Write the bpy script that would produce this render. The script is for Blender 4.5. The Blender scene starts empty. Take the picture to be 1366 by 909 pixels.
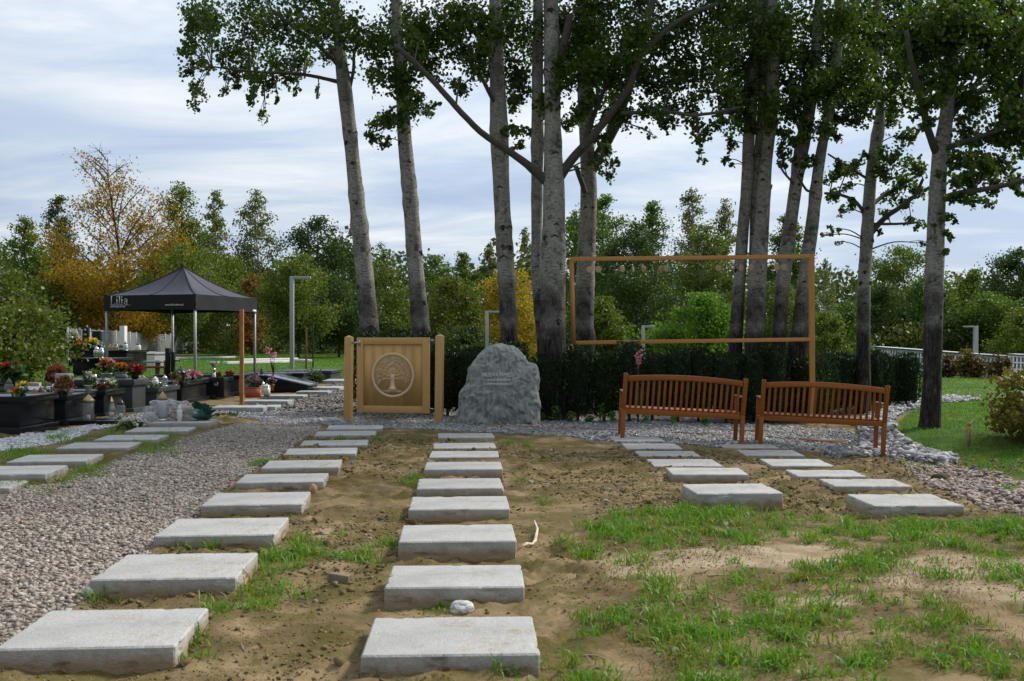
import bpy, bmesh, math, random
import numpy as np
from mathutils import Vector, Matrix
rng = np.random.default_rng(7)
random.seed(7)
PI = math.pi
F, HV, CU, EYE = 1328.0, 454.5, 683.0, 1.45     # focal length in photo pixels, horizon row, centre column, eye height
scene = bpy.context.scene
COL = scene.collection

# ------------------------------------------------------------------ noise
def _h(ix, iy, iz, s):
    n = (ix * 374761393 + iy * 668265263 + iz * 2147483647 + s * 974634777) & 0xFFFFFFFF
    n = ((n ^ (n >> 13)) * 1274126177) & 0xFFFFFFFF
    n = n ^ (n >> 16)
    return (n & 0xFFFF) / 65535.0
def vnoise(x, y, z=None, s=0):
    x = np.asarray(x, float); y = np.asarray(y, float)
    z = np.zeros_like(x) if z is None else np.asarray(z, float)
    ix, iy, iz = (np.floor(a).astype(np.int64) for a in (x, y, z))
    fx, fy, fz = x - ix, y - iy, z - iz
    fx, fy, fz = (f * f * (3 - 2 * f) for f in (fx, fy, fz))
    r = 0
    for dx in (0, 1):
        for dy in (0, 1):
            for dz in (0, 1):
                w = (fx if dx else 1 - fx) * (fy if dy else 1 - fy) * (fz if dz else 1 - fz)
                r = r + w * _h(ix + dx, iy + dy, iz + dz, s)
    return r
def fbm(x, y, z=None, o=4, s=0):
    r, a, t = 0, 1.0, 0
    for i in range(o):
        k = 2.03 ** i
        r = r + a * vnoise(np.asarray(x) * k + i * 17.3, np.asarray(y) * k + i * 5.1, None if z is None else np.asarray(z) * k, s + i)
        t += a; a *= .5
    return r / t
def sstep(a, b, x):
    t = np.clip((x - a) / (b - a), 0, 1); return t * t * (3 - 2 * t)

# ------------------------------------------------------------------ terrain
CTRL = np.array([(-3,2,.02),(0,2,0),(2,3,.04),(5,3,.08),(-6,4,.06),(-.3,4.5,0),(-1.8,4.5,.02),(-2,8,.03),(-.4,8,0),(1.7,7.8,.06),(4,7.3,.10),
 (1.7,11,.03),(3.7,10.5,.04),(6,10,.04),(1.7,13.8,0),(1.6,14.6,.01),(3.3,14.6,-.07),(3.7,14.6,-.09),(5.4,14.6,-.30),(5.2,13,-.16),(4.9,14.3,-.24),(5.0,15.2,-.22),
 (-.6,13.5,.01),(-2.3,13.5,.03),(-2.9,17.4,.03),(-1.25,17,.04),(-.2,17,.0),(2,17,-.02),(4.5,17.5,-.08),(7.0,16.5,.0),(6.2,16.5,-.04),(8,13,.05),(9,11,.08),
 (7.5,22,-.05),(-4.3,10,.10),(-4.4,14,.12),(-6.9,14,.12),(-7,17,.13),(-7,21,.12),(-6,25,.08),(-5.6,31,.08),(-9,14,.14),(-12,20,.2),(-9.1,28.5,.14),(-12,30,.18),
 (-9,41,.05),(-3,22,.03),(-2,28,.02),(-18,42,.14),(-20,60,.14),(-15,90,.12),(-40,120,.1),(0,50,0),(0,90,-.3),(10,40,-.45),(22,45,-.5),(15,30,-.15),(28,62,-1.05),(35,78,-1.3),(30,85,-1.4),(40,72,-1.25),(10,120,-1.0),(60,120,-1.6),(0,200,-1),(-80,200,-.3),(80,200,-2)], float)
def _tr(x, y):
    y = np.clip(y, 2.0, 400); return x / (y + 4) * 5, np.log(y + 4) * 4
_ca, _cb = _tr(CTRL[:, 0], CTRL[:, 1])
def gz(x, y):
    x = np.asarray(x, float); y = np.asarray(y, float); sh = x.shape
    a, b = _tr(x.ravel(), y.ravel()); num = np.zeros_like(a); den = np.zeros_like(a)
    for i in range(len(CTRL)):
        w = 1 / ((a - _ca[i]) ** 2 + (b - _cb[i]) ** 2 + .02) ** 2
        num += w * CTRL[i, 2]; den += w
    return (num / den).reshape(sh)
def W(u, v, Y):                       # a point seen at photo pixel (u, v), Y metres in front of the camera
    return Vector(((u - CU) / F * Y, Y, EYE - (v - HV) / F * Y))
def gp(u, v):                         # ground point under a photo pixel
    z = 0.0
    for _ in range(14):
        Y = F * (EYE - z) / max(v - HV, 1.5); X = (u - CU) / F * Y
        z = .5 * z + .5 * float(gz(np.array([X]), np.array([Y]))[0])
    return Vector((X, Y, float(gz(np.array([X]), np.array([Y]))[0])))
def gz1(x, y): return float(gz(np.array([x]), np.array([y]))[0])

def poly(pts): return np.array([gp(u, v)[:2] for u, v in pts])
def pdist(P, X, Y):                   # signed distance to polygon: positive inside
    x, y = X.ravel(), Y.ravel(); n = len(P); d = np.full(x.shape, 1e9); ins = np.zeros(x.shape, bool)
    for i in range(n):
        ax, ay = P[i]; bx, by = P[(i + 1) % n]
        ex, ey = bx - ax, by - ay; L = ex * ex + ey * ey + 1e-9
        t = np.clip(((x - ax) * ex + (y - ay) * ey) / L, 0, 1)
        d = np.minimum(d, np.hypot(x - ax - t * ex, y - ay - t * ey))
        c = ((ay > y) != (by > y)) & (x < ex * (y - ay) / (ey if abs(ey) > 1e-9 else 1e-9) + ax)
        ins ^= c
    return np.where(ins, d, -d).reshape(X.shape)

P_PATH = poly([(-700,1100),(-700,900),(-500,740),(-250,715),(-60,672),(10,655),(75,644),(140,622),(185,606),(225,594),(262,582),(296,571),(335,563),(420,565),(432,574),(398,590),(372,610),(335,632),(300,655),(262,690),(215,722),(170,762),(120,800),(60,840),(0,880),(-60,960),(-120,1100)])
P_PALE = poly([(176,575),(230,563),(290,556),(335,560),(420,567),(520,572),(660,577),(760,583),(830,592),(960,598),(1075,605),(1130,612),(1165,612),(1190,600),(1150,585),(1120,572),(1000,568),(800,560),(700,554),(600,552),(520,550),(440,552),(385,551),(330,548),(240,545),(170,556)])
P_DARK = poly([(290,553),(330,546),(372,539),(398,530),(430,520),(452,511),(468,509),(520,520),(560,535),(560,552),(440,553),(385,552),(330,551)])
P_BIG = poly([(1095,607),(1140,602),(1150,585),(1140,565),(1175,552),(1215,538),(1240,532),(1275,533),(1345,528),(1350,533),(1275,538),(1240,541),(1205,551),(1188,565),(1195,582),(1235,602),(1275,617),(1262,625),(1215,618),(1185,612),(1130,612)])
P_PINK = poly([(1195,614),(1240,622),(1290,628),(1330,640),(1380,652),(1480,680),(1480,712),(1390,690),(1340,684),(1300,672),(1255,655),(1215,632)])
P_WHITE = poly([(-80,612),(-80,590),(10,585),(60,577),(110,568),(150,560),(172,560),(158,568),(120,576),(95,588),(60,596),(0,604)])
P_LAWN = poly([(1195,568),(1200,582),(1240,602),(1285,622),(1330,633),(1385,650),(1490,675),(2600,720),(2600,459),(1000,459),(1000,500),(1090,535),(1235,529),(1270,529),(1275,534),(1215,550)])
P_LAWNL = poly([(-700,500),(60,512),(200,505),(330,505),(420,509),(470,509),(600,520),(640,500),(640,459),(-900,459)])
P_SPARSE = poly([(690,1100),(730,905),(790,840),(800,760),(770,710),(820,690),(920,680),(1050,685),(1150,690),(1290,695),(1380,700),(1700,760),(1700,1100)])

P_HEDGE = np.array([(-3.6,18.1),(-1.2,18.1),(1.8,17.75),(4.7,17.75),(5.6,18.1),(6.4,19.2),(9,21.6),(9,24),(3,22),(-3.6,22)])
def regions(X, Y):
    wx = X + .14 * (fbm(X * 2.2, Y * 2.2, o=3, s=5) - .5); wy = Y + .22 * (fbm(X * 2.2, Y * 2.2, o=3, s=9) - .5)
    m = lambda P, a=-.06, b=.06: sstep(a, b, pdist(P, wx, wy))
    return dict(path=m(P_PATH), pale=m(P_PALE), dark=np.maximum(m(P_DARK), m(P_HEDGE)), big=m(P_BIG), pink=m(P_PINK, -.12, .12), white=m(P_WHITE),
                lawn=np.maximum(m(P_LAWN), m(P_LAWNL)), sparse=m(P_SPARSE, -.35, .45))
def relief(X, Y, R=None):
    R = R or regions(X, Y)
    hard = np.clip(R['path'] + R['pale'] + R['white'] + R['big'], 0, 1)
    soil = (1 - hard) * (1 - .6 * R['lawn']) * (1 - .75 * R['sparse'])
    rough = .35 + .65 * sstep(.38, .62, fbm(X * .7, Y * .7, o=2, s=31))
    near = sstep(40, 22, Y)
    r = .050 * (fbm(X * 1.3, Y * 1.3, o=2, s=3) - .5) + soil * rough * (.10 * (fbm(X * 5, Y * 5, o=3, s=11) - .5) + .14 * np.maximum(fbm(X * 11, Y * 11, o=2, s=21) - .54, 0) + .035 * (fbm(X * 26, Y * 26, o=2, s=23) - .5))
    r = r + hard * .012 * (fbm(X * 6, Y * 6, o=2, s=41) - .5) + R['big'] * .05
    return r * near
FOOT = []                             # slab footprints: the soil is pressed down under them
def press(x, y, z):
    for cx, cy, w, d, a, zt in FOOT:
        dx, dy = x - cx, y - cy; ca, sa = math.cos(a), math.sin(a); i = (np.abs(dx * ca + dy * sa) < w / 2 + .03) & (np.abs(dy * ca - dx * sa) < d / 2 + .045)
        z = np.where(i, np.minimum(z, zt), z)
    return z
def on_slabs(x, y):
    r = np.zeros(np.shape(x), bool)
    for cx, cy, w, d, a, zt in FOOT:
        dx, dy = x - cx, y - cy; ca, sa = math.cos(a), math.sin(a); r |= (np.abs(dx * ca + dy * sa) < w / 2) & (np.abs(dy * ca - dx * sa) < d / 2)
    return r
def ground(x, y):
    return press(x, y, gz(x, y) + relief(x, y))

# ------------------------------------------------------------------ mesh building
class MB:
    def __init__(s): s.V = []; s.F = {}; s.n = 0
    def add(s, V, Fs):
        V = np.asarray(V, float).reshape(-1, 3)
        for f in (Fs if isinstance(Fs, (list, tuple)) else [Fs]):
            f = np.asarray(f, np.int64)
            if f.size: s.F.setdefault(f.shape[1], []).append(f + s.n)
        s.V.append(V); s.n += len(V); return s
    def box(s, c, d, M=None):
        x, y, z = [a / 2 for a in d]
        V = np.array([(-x,-y,-z),(x,-y,-z),(x,y,-z),(-x,y,-z),(-x,-y,z),(x,-y,z),(x,y,z),(-x,y,z)], float)
        if M is not None: V = V @ np.array(M.to_3x3()).T
        return s.add(V + np.array(c, float), np.array([(0,3,2,1),(4,5,6,7),(0,1,5,4),(1,2,6,5),(2,3,7,6),(3,0,4,7)]))
    def box2(s, a, b): return s.box([(p + q) / 2 for p, q in zip(a, b)], [abs(q - p) for p, q in zip(a, b)])
    def bar(s, p, q, w, t, up=(0, 0, 1)):     # a rectangular bar from p to q
        p, q = Vector(p), Vector(q); z = (q - p).normalized(); x = Vector(up).cross(z)
        x = x.normalized() if x.length > 1e-5 else Vector((1, 0, 0)); y = z.cross(x)
        return s.box((p + q) / 2, (w, t, (q - p).length), Matrix((x, y, z)).transposed())
    def tube(s, P, R, k=8, cap=True, flat=1.0):
        P = np.asarray([tuple(p) for p in P], float); n = len(P); R = np.broadcast_to(np.asarray(R, float), (n,))
        T = np.gradient(P, axis=0); T /= np.linalg.norm(T, axis=1, keepdims=True) + 1e-9
        ref = np.array((0, 1, 0.)) if abs(T[0, 1]) < .8 else np.array((1, 0, 0.))
        A = np.cross(T, ref); A /= np.linalg.norm(A, axis=1, keepdims=True) + 1e-9; B = np.cross(T, A)
        a = np.arange(k) / k * 2 * PI
        V = P[:, None] + R[:, None, None] * (np.cos(a)[None, :, None] * A[:, None] + flat * np.sin(a)[None, :, None] * B[:, None])
        i = np.arange(n - 1)[:, None] * k; j = np.arange(k)[None]; j2 = (j + 1) % k
        Fq = np.stack([i + j, i + j2, i + k + j2, i + k + j], -1).reshape(-1, 4)
        Fs = [Fq]
        if cap and k > 2: Fs.append(np.array([list(range(k))[::-1]])); Fs.append(np.array([[(n - 1) * k + q for q in range(k)]]))
        return s.add(V.reshape(-1, 3), Fs)
    def lathe(s, prof, k=14, c=(0, 0, 0)):
        a = np.arange(k) / k * 2 * PI; prof = np.asarray(prof, float); n = len(prof)
        V = np.stack([prof[:, 0, None] * np.cos(a), prof[:, 0, None] * np.sin(a), np.broadcast_to(prof[:, 1, None], (n, k))], -1).reshape(-1, 3)
        i = np.arange(n - 1)[:, None] * k; j = np.arange(k)[None]; j2 = (j + 1) % k
        return s.add(V + np.array(c, float), [np.stack([i + j, i + j2, i + k + j2, i + k + j], -1).reshape(-1, 4), np.array([list(range(k))[::-1]]), np.array([[(n - 1) * k + q for q in range(k)]])])
    def prism(s, P, y0, y1):                  # polygon in (x, z), extruded along y
        n = len(P); V = [(p[0], y0, p[1]) for p in P] + [(p[0], y1, p[1]) for p in P]
        i = np.arange(n); j = (i + 1) % n
        return s.add(V, [np.stack([i, j, j + n, i + n], -1), np.array([list(range(n))[::-1]]), np.array([[n + q for q in range(n)]])])
    def mesh(s, name):
        me = bpy.data.meshes.new(name); V = np.concatenate(s.V) if s.V else np.zeros((0, 3))
        me.vertices.add(len(V)); me.vertices.foreach_set('co', V.ravel())
        lo, st, tot = [], [], 0
        for k, fl in s.F.items():
            f = np.concatenate(fl); lo.append(f.ravel()); st.append(tot + np.arange(len(f)) * k); tot += f.size
        if lo:
            lo = np.concatenate(lo); st = np.concatenate(st)
            me.loops.add(len(lo)); me.loops.foreach_set('vertex_index', lo.astype(np.int32))
            me.polygons.add(len(st)); me.polygons.foreach_set('loop_start', st.astype(np.int32))
        me.update(calc_edges=True); me.validate(); return me
    def build(s, name, m, parent=None, smooth=False, bev=0, loc=None, label=None):
        me = s.mesh(name); o = bpy.data.objects.new(name, me); COL.objects.link(o)
        if m is not None: me.materials.append(m)
        if smooth: me.polygons.foreach_set('use_smooth', np.ones(len(me.polygons), bool))
        if bev:
            b = o.modifiers.new('bevel', 'BEVEL'); b.width = bev; b.segments = 2; b.limit_method = 'ANGLE'; b.angle_limit = .6
        if parent: o.parent = parent
        if loc is not None: o.location = loc
        if label: o['label'] = label
        return o
def tag(o, label=None, cat=None, group=None, kind=None):
    if label: o['label'] = label
    if cat: o['category'] = cat
    if group: o['group'] = group
    if kind: o['kind'] = kind
    return o
def thing(name, label, cat, loc=(0, 0, 0), rz=0, group=None):
    o = bpy.data.objects.new(name, None); COL.objects.link(o); o.location = loc; o.rotation_euler = (0, 0, rz)
    return tag(o, label, cat, group)
def dup(root, loc, rz, label=None):
    r = root.copy(); COL.objects.link(r); r.location = loc; r.rotation_euler = (0, 0, rz)
    if label: r['label'] = label
    for ch in list(root.children):
        c = ch.copy(); COL.objects.link(c); c.parent = r
        for g in list(ch.children):
            d = g.copy(); COL.objects.link(d); d.parent = c
    return r

# many small pieces, vectorised
def rot_rand(n, r):
    q = r.normal(size=(n, 4)); q /= np.linalg.norm(q, axis=1, keepdims=True); w, x, y, z = q.T
    return np.stack([1-2*(y*y+z*z),2*(x*y-z*w),2*(x*z+y*w),2*(x*y+z*w),1-2*(x*x+z*z),2*(y*z-x*w),2*(x*z-y*w),2*(y*z+x*w),1-2*(x*x+y*y)], -1).reshape(n, 3, 3)
HEX = np.array([(-.5,0,0),(-.22,.40,.03),(.18,.36,.03),(.52,0,-.05),(.18,-.36,.03),(-.22,-.40,.03)])
RHO = np.array([(-.5,0,0),(0,.36,.04),(.5,0,0),(0,-.36,.04)])
def leaves(mb, C, size, r, shape=HEX, flatten=None):
    n = len(C)
    if n == 0: return
    R = rot_rand(n, r); k = len(shape)
    V = np.einsum('nij,kj->nki', R, shape) * np.broadcast_to(np.asarray(size, float), (n,))[:, None, None]
    if flatten is not None: V[:, :, 2] *= flatten
    mb.add((V + np.asarray(C)[:, None]).reshape(-1, 3), np.arange(n * k).reshape(n, k))
CUBE = np.array([(-1,-1,-1),(1,-1,-1),(1,1,-1),(-1,1,-1),(-1,-1,1),(1,-1,1),(1,1,1),(-1,1,1)]) * .5
CF = np.array([(0,3,2,1),(4,5,6,7),(0,1,5,4),(1,2,6,5),(2,3,7,6),(3,0,4,7)])
def stones(mb, C, size, r, flat=.6):
    n = len(C); R = rot_rand(n, r); sc = np.stack([r.uniform(.75, 1.35, n), r.uniform(.6, 1.0, n), r.uniform(.4, .8, n)], -1)
    V = (CUBE[None] + r.normal(0, .16, (n, 8, 3))) * sc[:, None] * np.broadcast_to(np.asarray(size, float), (n,))[:, None, None]
    V = np.einsum('nij,nkj->nki', R, V); V[:, :, 2] *= flat
    mb.add((V + np.asarray(C)[:, None]).reshape(-1, 3), (np.arange(n)[:, None, None] * 8 + CF[None]).reshape(-1, 4))
def blades(mb, P, h, w, r, lean=.5):
    n = len(P); a = r.uniform(0, 2 * PI, n); la = r.uniform(0, 2 * PI, n); L = np.clip(np.abs(r.normal(0, lean, n)) + .1, 0, 1.3)
    h = np.broadcast_to(np.asarray(h, float), (n,)); w = np.broadcast_to(np.asarray(w, float), (n,))
    d = np.stack([np.cos(a), np.sin(a), 0 * a], -1); l = np.stack([np.cos(la), np.sin(la), 0 * la], -1) * (L * h)[:, None]
    up = np.stack([0 * h, 0 * h, h], -1); P = np.asarray(P, float)
    V = np.stack([P - d * w[:, None] * .35, P + d * w[:, None] * .35, P + d * w[:, None] * .5 + l * .35 + up * .6, P + l + up * (1 - .25 * L)[:, None], P - d * w[:, None] * .5 + l * .35 + up * .6], 1)
    I = np.arange(n)[:, None] * 5; mb.add(V.reshape(-1, 3), [I + np.array([[0, 1, 2, 4]]), I + np.array([[4, 2, 3]])])

# ------------------------------------------------------------------ materials
class NT:
    def __init__(s, name):
        s.m = bpy.data.materials.new(name); s.m.use_nodes = True; s.t = s.m.node_tree; s.t.nodes.clear()
    def n(s, ty, **kw):
        nd = s.t.nodes.new(ty)
        for k, v in kw.items():
            setattr(nd, k, v)
        return nd
    def l(s, a, b): s.t.links.new(a, b)
    def coord(s, which='Object', scale=(1, 1, 1)):
        c = s.n('ShaderNodeTexCoord'); m = s.n('ShaderNodeMapping'); m.inputs['Scale'].default_value = scale
        s.l(c.outputs[which], m.inputs['Vector']); return m.outputs[0]
    def noise(s, co, scale, detail=4, rough=.55):
        n = s.n('ShaderNodeTexNoise'); n.inputs['Scale'].default_value = scale; n.inputs['Detail'].default_value = detail; n.inputs['Roughness'].default_value = rough
        if co is not None: s.l(co, n.inputs['Vector'])
        return n.outputs['Fac']
    def ramp(s, fac, stops, interp='LINEAR'):
        r = s.n('ShaderNodeValToRGB'); cr = r.color_ramp; cr.interpolation = interp
        while len(cr.elements) < len(stops): cr.elements.new(.5)
        for e, (p, c) in zip(cr.elements, stops):
            e.position = p; e.color = (*c, 1) if len(c) == 3 else c
        s.l(fac, r.inputs[0]); return r.outputs[0]
    def mix(s, f, a, b, mode='MIX'):
        m = s.n('ShaderNodeMix', data_type='RGBA', blend_type=mode)
        for sock, val in ((m.inputs[0], f), (m.inputs[6], a), (m.inputs[7], b)):
            if hasattr(val, 'is_linked'): s.l(val, sock)
            elif isinstance(val, (int, float)): sock.default_value = val
            else: sock.default_value = (*val, 1)
        return m.outputs[2]
    def math(s, op, a, b=None):
        m = s.n('ShaderNodeMath', operation=op)
        for i, v in enumerate((a, b)):
            if v is None: continue
            if hasattr(v, 'is_linked'): s.l(v, m.inputs[i])
            else: m.inputs[i].default_value = v
        return m.outputs[0]
    def bump(s, h, strength=.5, dist=.02):
        b = s.n('ShaderNodeBump'); b.inputs['Strength'].default_value = strength; b.inputs['Distance'].default_value = dist
        s.l(h, b.inputs['Height']); return b.outputs[0]
    def bsdf(s, col, rough=.7, bump=None, metal=0, spec=.4, trans=0, alpha=1, transl=None, coat=0):
        p = s.n('ShaderNodeBsdfPrincipled'); o = s.n('ShaderNodeOutputMaterial')
        for sock, v in ((p.inputs['Base Color'], col), (p.inputs['Roughness'], rough)):
            if hasattr(v, 'is_linked'): s.l(v, sock)
            else: sock.default_value = (*v, 1) if isinstance(v, tuple) else v
        p.inputs['Metallic'].default_value = metal; p.inputs['Specular IOR Level'].default_value = spec
        p.inputs['Transmission Weight'].default_value = trans; p.inputs['Alpha'].default_value = alpha; p.inputs['Coat Weight'].default_value = coat
        if bump is not None: s.l(bump, p.inputs['Normal'])
        sh = p.outputs[0]
        if transl:
            t = s.n('ShaderNodeBsdfTranslucent'); mx = s.n('ShaderNodeMixShader'); mx.inputs[0].default_value = transl
            if hasattr(col, 'is_linked'): s.l(s.mix(1.0, col, (1.25, 1.3, .6), 'MULTIPLY'), t.inputs[0])
            else: t.inputs[0].default_value = (col[0] * 1.25, col[1] * 1.3, col[2] * .6, 1)
            s.l(sh, mx.inputs[1]); s.l(t.outputs[0], mx.inputs[2]); sh = mx.outputs[0]
        s.l(sh, o.inputs[0]); return s.m
def M_plain(name, col, rough=.5, metal=0, spec=.4, var=.25, scale=8, bump=0, coat=0):
    t = NT(name); co = t.coord(); n = t.noise(co, scale, 5)
    a = tuple(c * (1 - var) for c in col); b = tuple(min(c * (1 + var), 1) for c in col)
    return t.bsdf(t.ramp(n, [(.3, a), (.7, b)]), rough, t.bump(t.noise(co, scale * 4, 3), bump, .004) if bump else None, metal, spec, coat=coat)
def M_leaf(name, cols, transl=.3, rough=.55, spec=.35, patch=None):
    t = NT(name); g = t.n('ShaderNodeNewGeometry'); n = len(cols)
    c = t.ramp(g.outputs['Random Per Island'], [(i / max(n - 1, 1), c) for i, c in enumerate(cols)])
    nz = t.noise(t.coord('Object'), .6, 2); c = t.mix(t.math('MULTIPLY', nz, .6), c, tuple(x * .55 for x in cols[len(cols) // 2]))
    if patch: c = t.mix(t.ramp(t.noise(t.coord('Object'), patch[0], 4, .7), [(.48, (0, 0, 0)), (.66, (.85, .85, .85))]), c, patch[1])
    return t.bsdf(c, rough, None, 0, spec, transl=transl)
def M_stone(name, cols, rough=.85, grey=.25):
    t = NT(name); g = t.n('ShaderNodeNewGeometry'); n = len(cols)
    c = t.ramp(g.outputs['Random Per Island'], [(i / max(n - 1, 1), c) for i, c in enumerate(cols)])
    nz = t.noise(t.coord('Object'), 40, 3); c = t.mix(grey, c, t.ramp(nz, [(.3, (.05, .05, .05)), (.7, (.6, .58, .55))]))
    return t.bsdf(c, rough, None, 0, .3)
def M_granite(name, base, speck, rough=.12, spec=.5):
    t = NT(name); co = t.coord(); v = t.noise(co, 160, 2, .7)
    c = t.ramp(v, [(.42, base), (.66, speck)]); d = t.noise(co, 3, 4)
    return t.bsdf(t.mix(t.math('MULTIPLY', d, .35), c, tuple(x * .6 + .02 for x in speck)), t.ramp(d, [(.3, (rough,) * 3), (.75, (rough + .22,) * 3)]), None, 0, spec)
def M_wood(name, a, b, axis='z', rough=.5, fine=1.0):
    t = NT(name); sc = {'z': (14, 14, 1.0), 'x': (1.0, 14, 14), 'y': (14, 1.0, 14)}[axis]; co = t.coord('Object', tuple(q * fine for q in sc))
    n = t.noise(co, 3.0, 6, .65); n2 = t.noise(t.coord('Object', tuple(q * fine * .3 for q in sc)), 1.2, 3)
    oi = t.n('ShaderNodeObjectInfo'); c = t.ramp(n, [(.25, a), (.75, b)])
    c = t.mix(t.math('MULTIPLY', n2, .5), c, tuple(x * .62 for x in a)); c = t.mix(t.math('MULTIPLY', oi.outputs['Random'], .22), c, tuple(x * 1.2 for x in b))
    return t.bsdf(c, rough, t.bump(n, .25, .003), 0, .35)
def M_concrete(name):
    t = NT(name); co = t.coord(); big = t.noise(co, 3.2, 5, .6); fine = t.noise(co, 70, 4, .7); mid = t.noise(co, 14, 4, .7)
    oi = t.n('ShaderNodeObjectInfo')
    c = t.ramp(big, [(.30, (.30, .297, .285)), (.5, (.43, .427, .41)), (.72, (.53, .525, .505))])
    c = t.mix(t.math('MULTIPLY', fine, .35), c, (.30, .29, .27)); c = t.mix(t.math('MULTIPLY', oi.outputs['Random'], .3), c, (.40, .40, .39))
    pits = t.n('ShaderNodeTexVoronoi'); pits.inputs['Scale'].default_value = 26; t.l(co, pits.inputs['Vector'])
    pm = t.ramp(pits.outputs['Distance'], [(.04, (1, 1, 1)), (.10, (0, 0, 0))]); pm2 = t.math('MULTIPLY', pm, t.ramp(mid, [(.55, (0, 0, 0)), (.62, (1, 1, 1))]))
    c = t.mix(t.math('MULTIPLY', pm2, .6), c, (.13, .12, .11))
    st = t.ramp(t.noise(co, 6, 5, .7), [(.54, (0, 0, 0)), (.68, (1, 1, 1))]); c = t.mix(t.math('MULTIPLY', st, t.math('MULTIPLY', oi.outputs['Random'], .9)), c, (.30, .235, .145))
    sep = t.n('ShaderNodeSeparateXYZ'); t.l(t.coord(), sep.inputs[0])      # soil splashed on the lower sides
    zz = t.math('ADD', sep.outputs[2], t.math('MULTIPLY', t.math('SUBTRACT', mid, .5), .10))
    dirt = t.ramp(zz, [(.0, (1, 1, 1)), (.055, (0, 0, 0))]); c = t.mix(t.math('MULTIPLY', dirt, .85), c, (.30, .21, .11))
    c = t.mix(t.ramp(t.noise(co, 9, 6, .75), [(.56, (0, 0, 0)), (.70, (.55, .55, .55))]), c, (.27, .26, .245))
    h = t.math('SUBTRACT', t.math('ADD', fine, t.math('MULTIPLY', mid, 1.5)), pm2)
    return t.bsdf(c, .9, t.bump(h, .8, .008), 0, .2)
def M_rock(name):
    t = NT(name); co = t.coord(); a = t.noise(co, 2.2, 8, .7); st = t.noise(t.coord('Object', (9, 4, 1.6)), 2, 7, .75); f = t.noise(co, 55, 4, .75)
    c = t.ramp(st, [(.30, (.14, .16, .15)), (.5, (.31, .335, .315)), (.70, (.55, .57, .545))])
    c = t.mix(.4, c, t.ramp(a, [(.35, (.17, .19, .18)), (.65, (.48, .505, .485))])); c = t.mix(t.ramp(f, [(.58, (0, 0, 0)), (.72, (.75, .75, .75))]), c, (.50, .52, .50))
    c = t.mix(t.ramp(f, [(.3, (.5, .5, .5)), (.42, (0, 0, 0))]), c, (.05, .06, .055))
    return t.bsdf(c, .85, t.bump(t.math('ADD', st, t.math('MULTIPLY', f, .6)), .9, .03), 0, .25)
def M_bark():
    t = NT('poplar_bark'); co = t.coord(); sep = t.n('ShaderNodeSeparateXYZ'); t.l(co, sep.inputs[0])
    big = t.noise(co, 1.3, 4); dash = t.noise(t.coord('Object', (4, 4, 26)), 2.2, 4, .7); f = t.noise(co, 22, 5, .7); fis = t.noise(t.coord('Object', (15, 15, 3.2)), 1.6, 6, .75)
    pale = t.ramp(f, [(.3, (.17, .172, .155)), (.7, (.46, .46, .42))])
    pale = t.mix(t.ramp(t.noise(co, 2.4, 5, .65), [(.45, (0, 0, 0)), (.68, (.75, .75, .75))]), pale, (.12, .12, .10))
    pale = t.mix(t.ramp(dash, [(.57, (0, 0, 0)), (.63, (.9, .9, .9))]), pale, (.030, .028, .024))
    pale = t.mix(t.ramp(t.noise(co, 5, 4, .7), [(.56, (0, 0, 0)), (.64, (.8, .8, .8))]), pale, (.055, .052, .045))
    dark = t.ramp(fis, [(.40, (.012, .011, .010)), (.58, (.060, .056, .048)), (.74, (.24, .235, .21))])
    zz = t.math('ADD', t.math('MULTIPLY', sep.outputs[2], .25), t.math('MULTIPLY', t.math('SUBTRACT', big, .5), 1.5))
    c = t.mix(t.ramp(zz, [(.42, (0, 0, 0)), (.78, (1, 1, 1))]), dark, pale)
    return t.bsdf(c, .9, t.bump(t.math('ADD', fis, t.math('MULTIPLY', dash, .5)), .8, .03), 0, .2)

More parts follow.
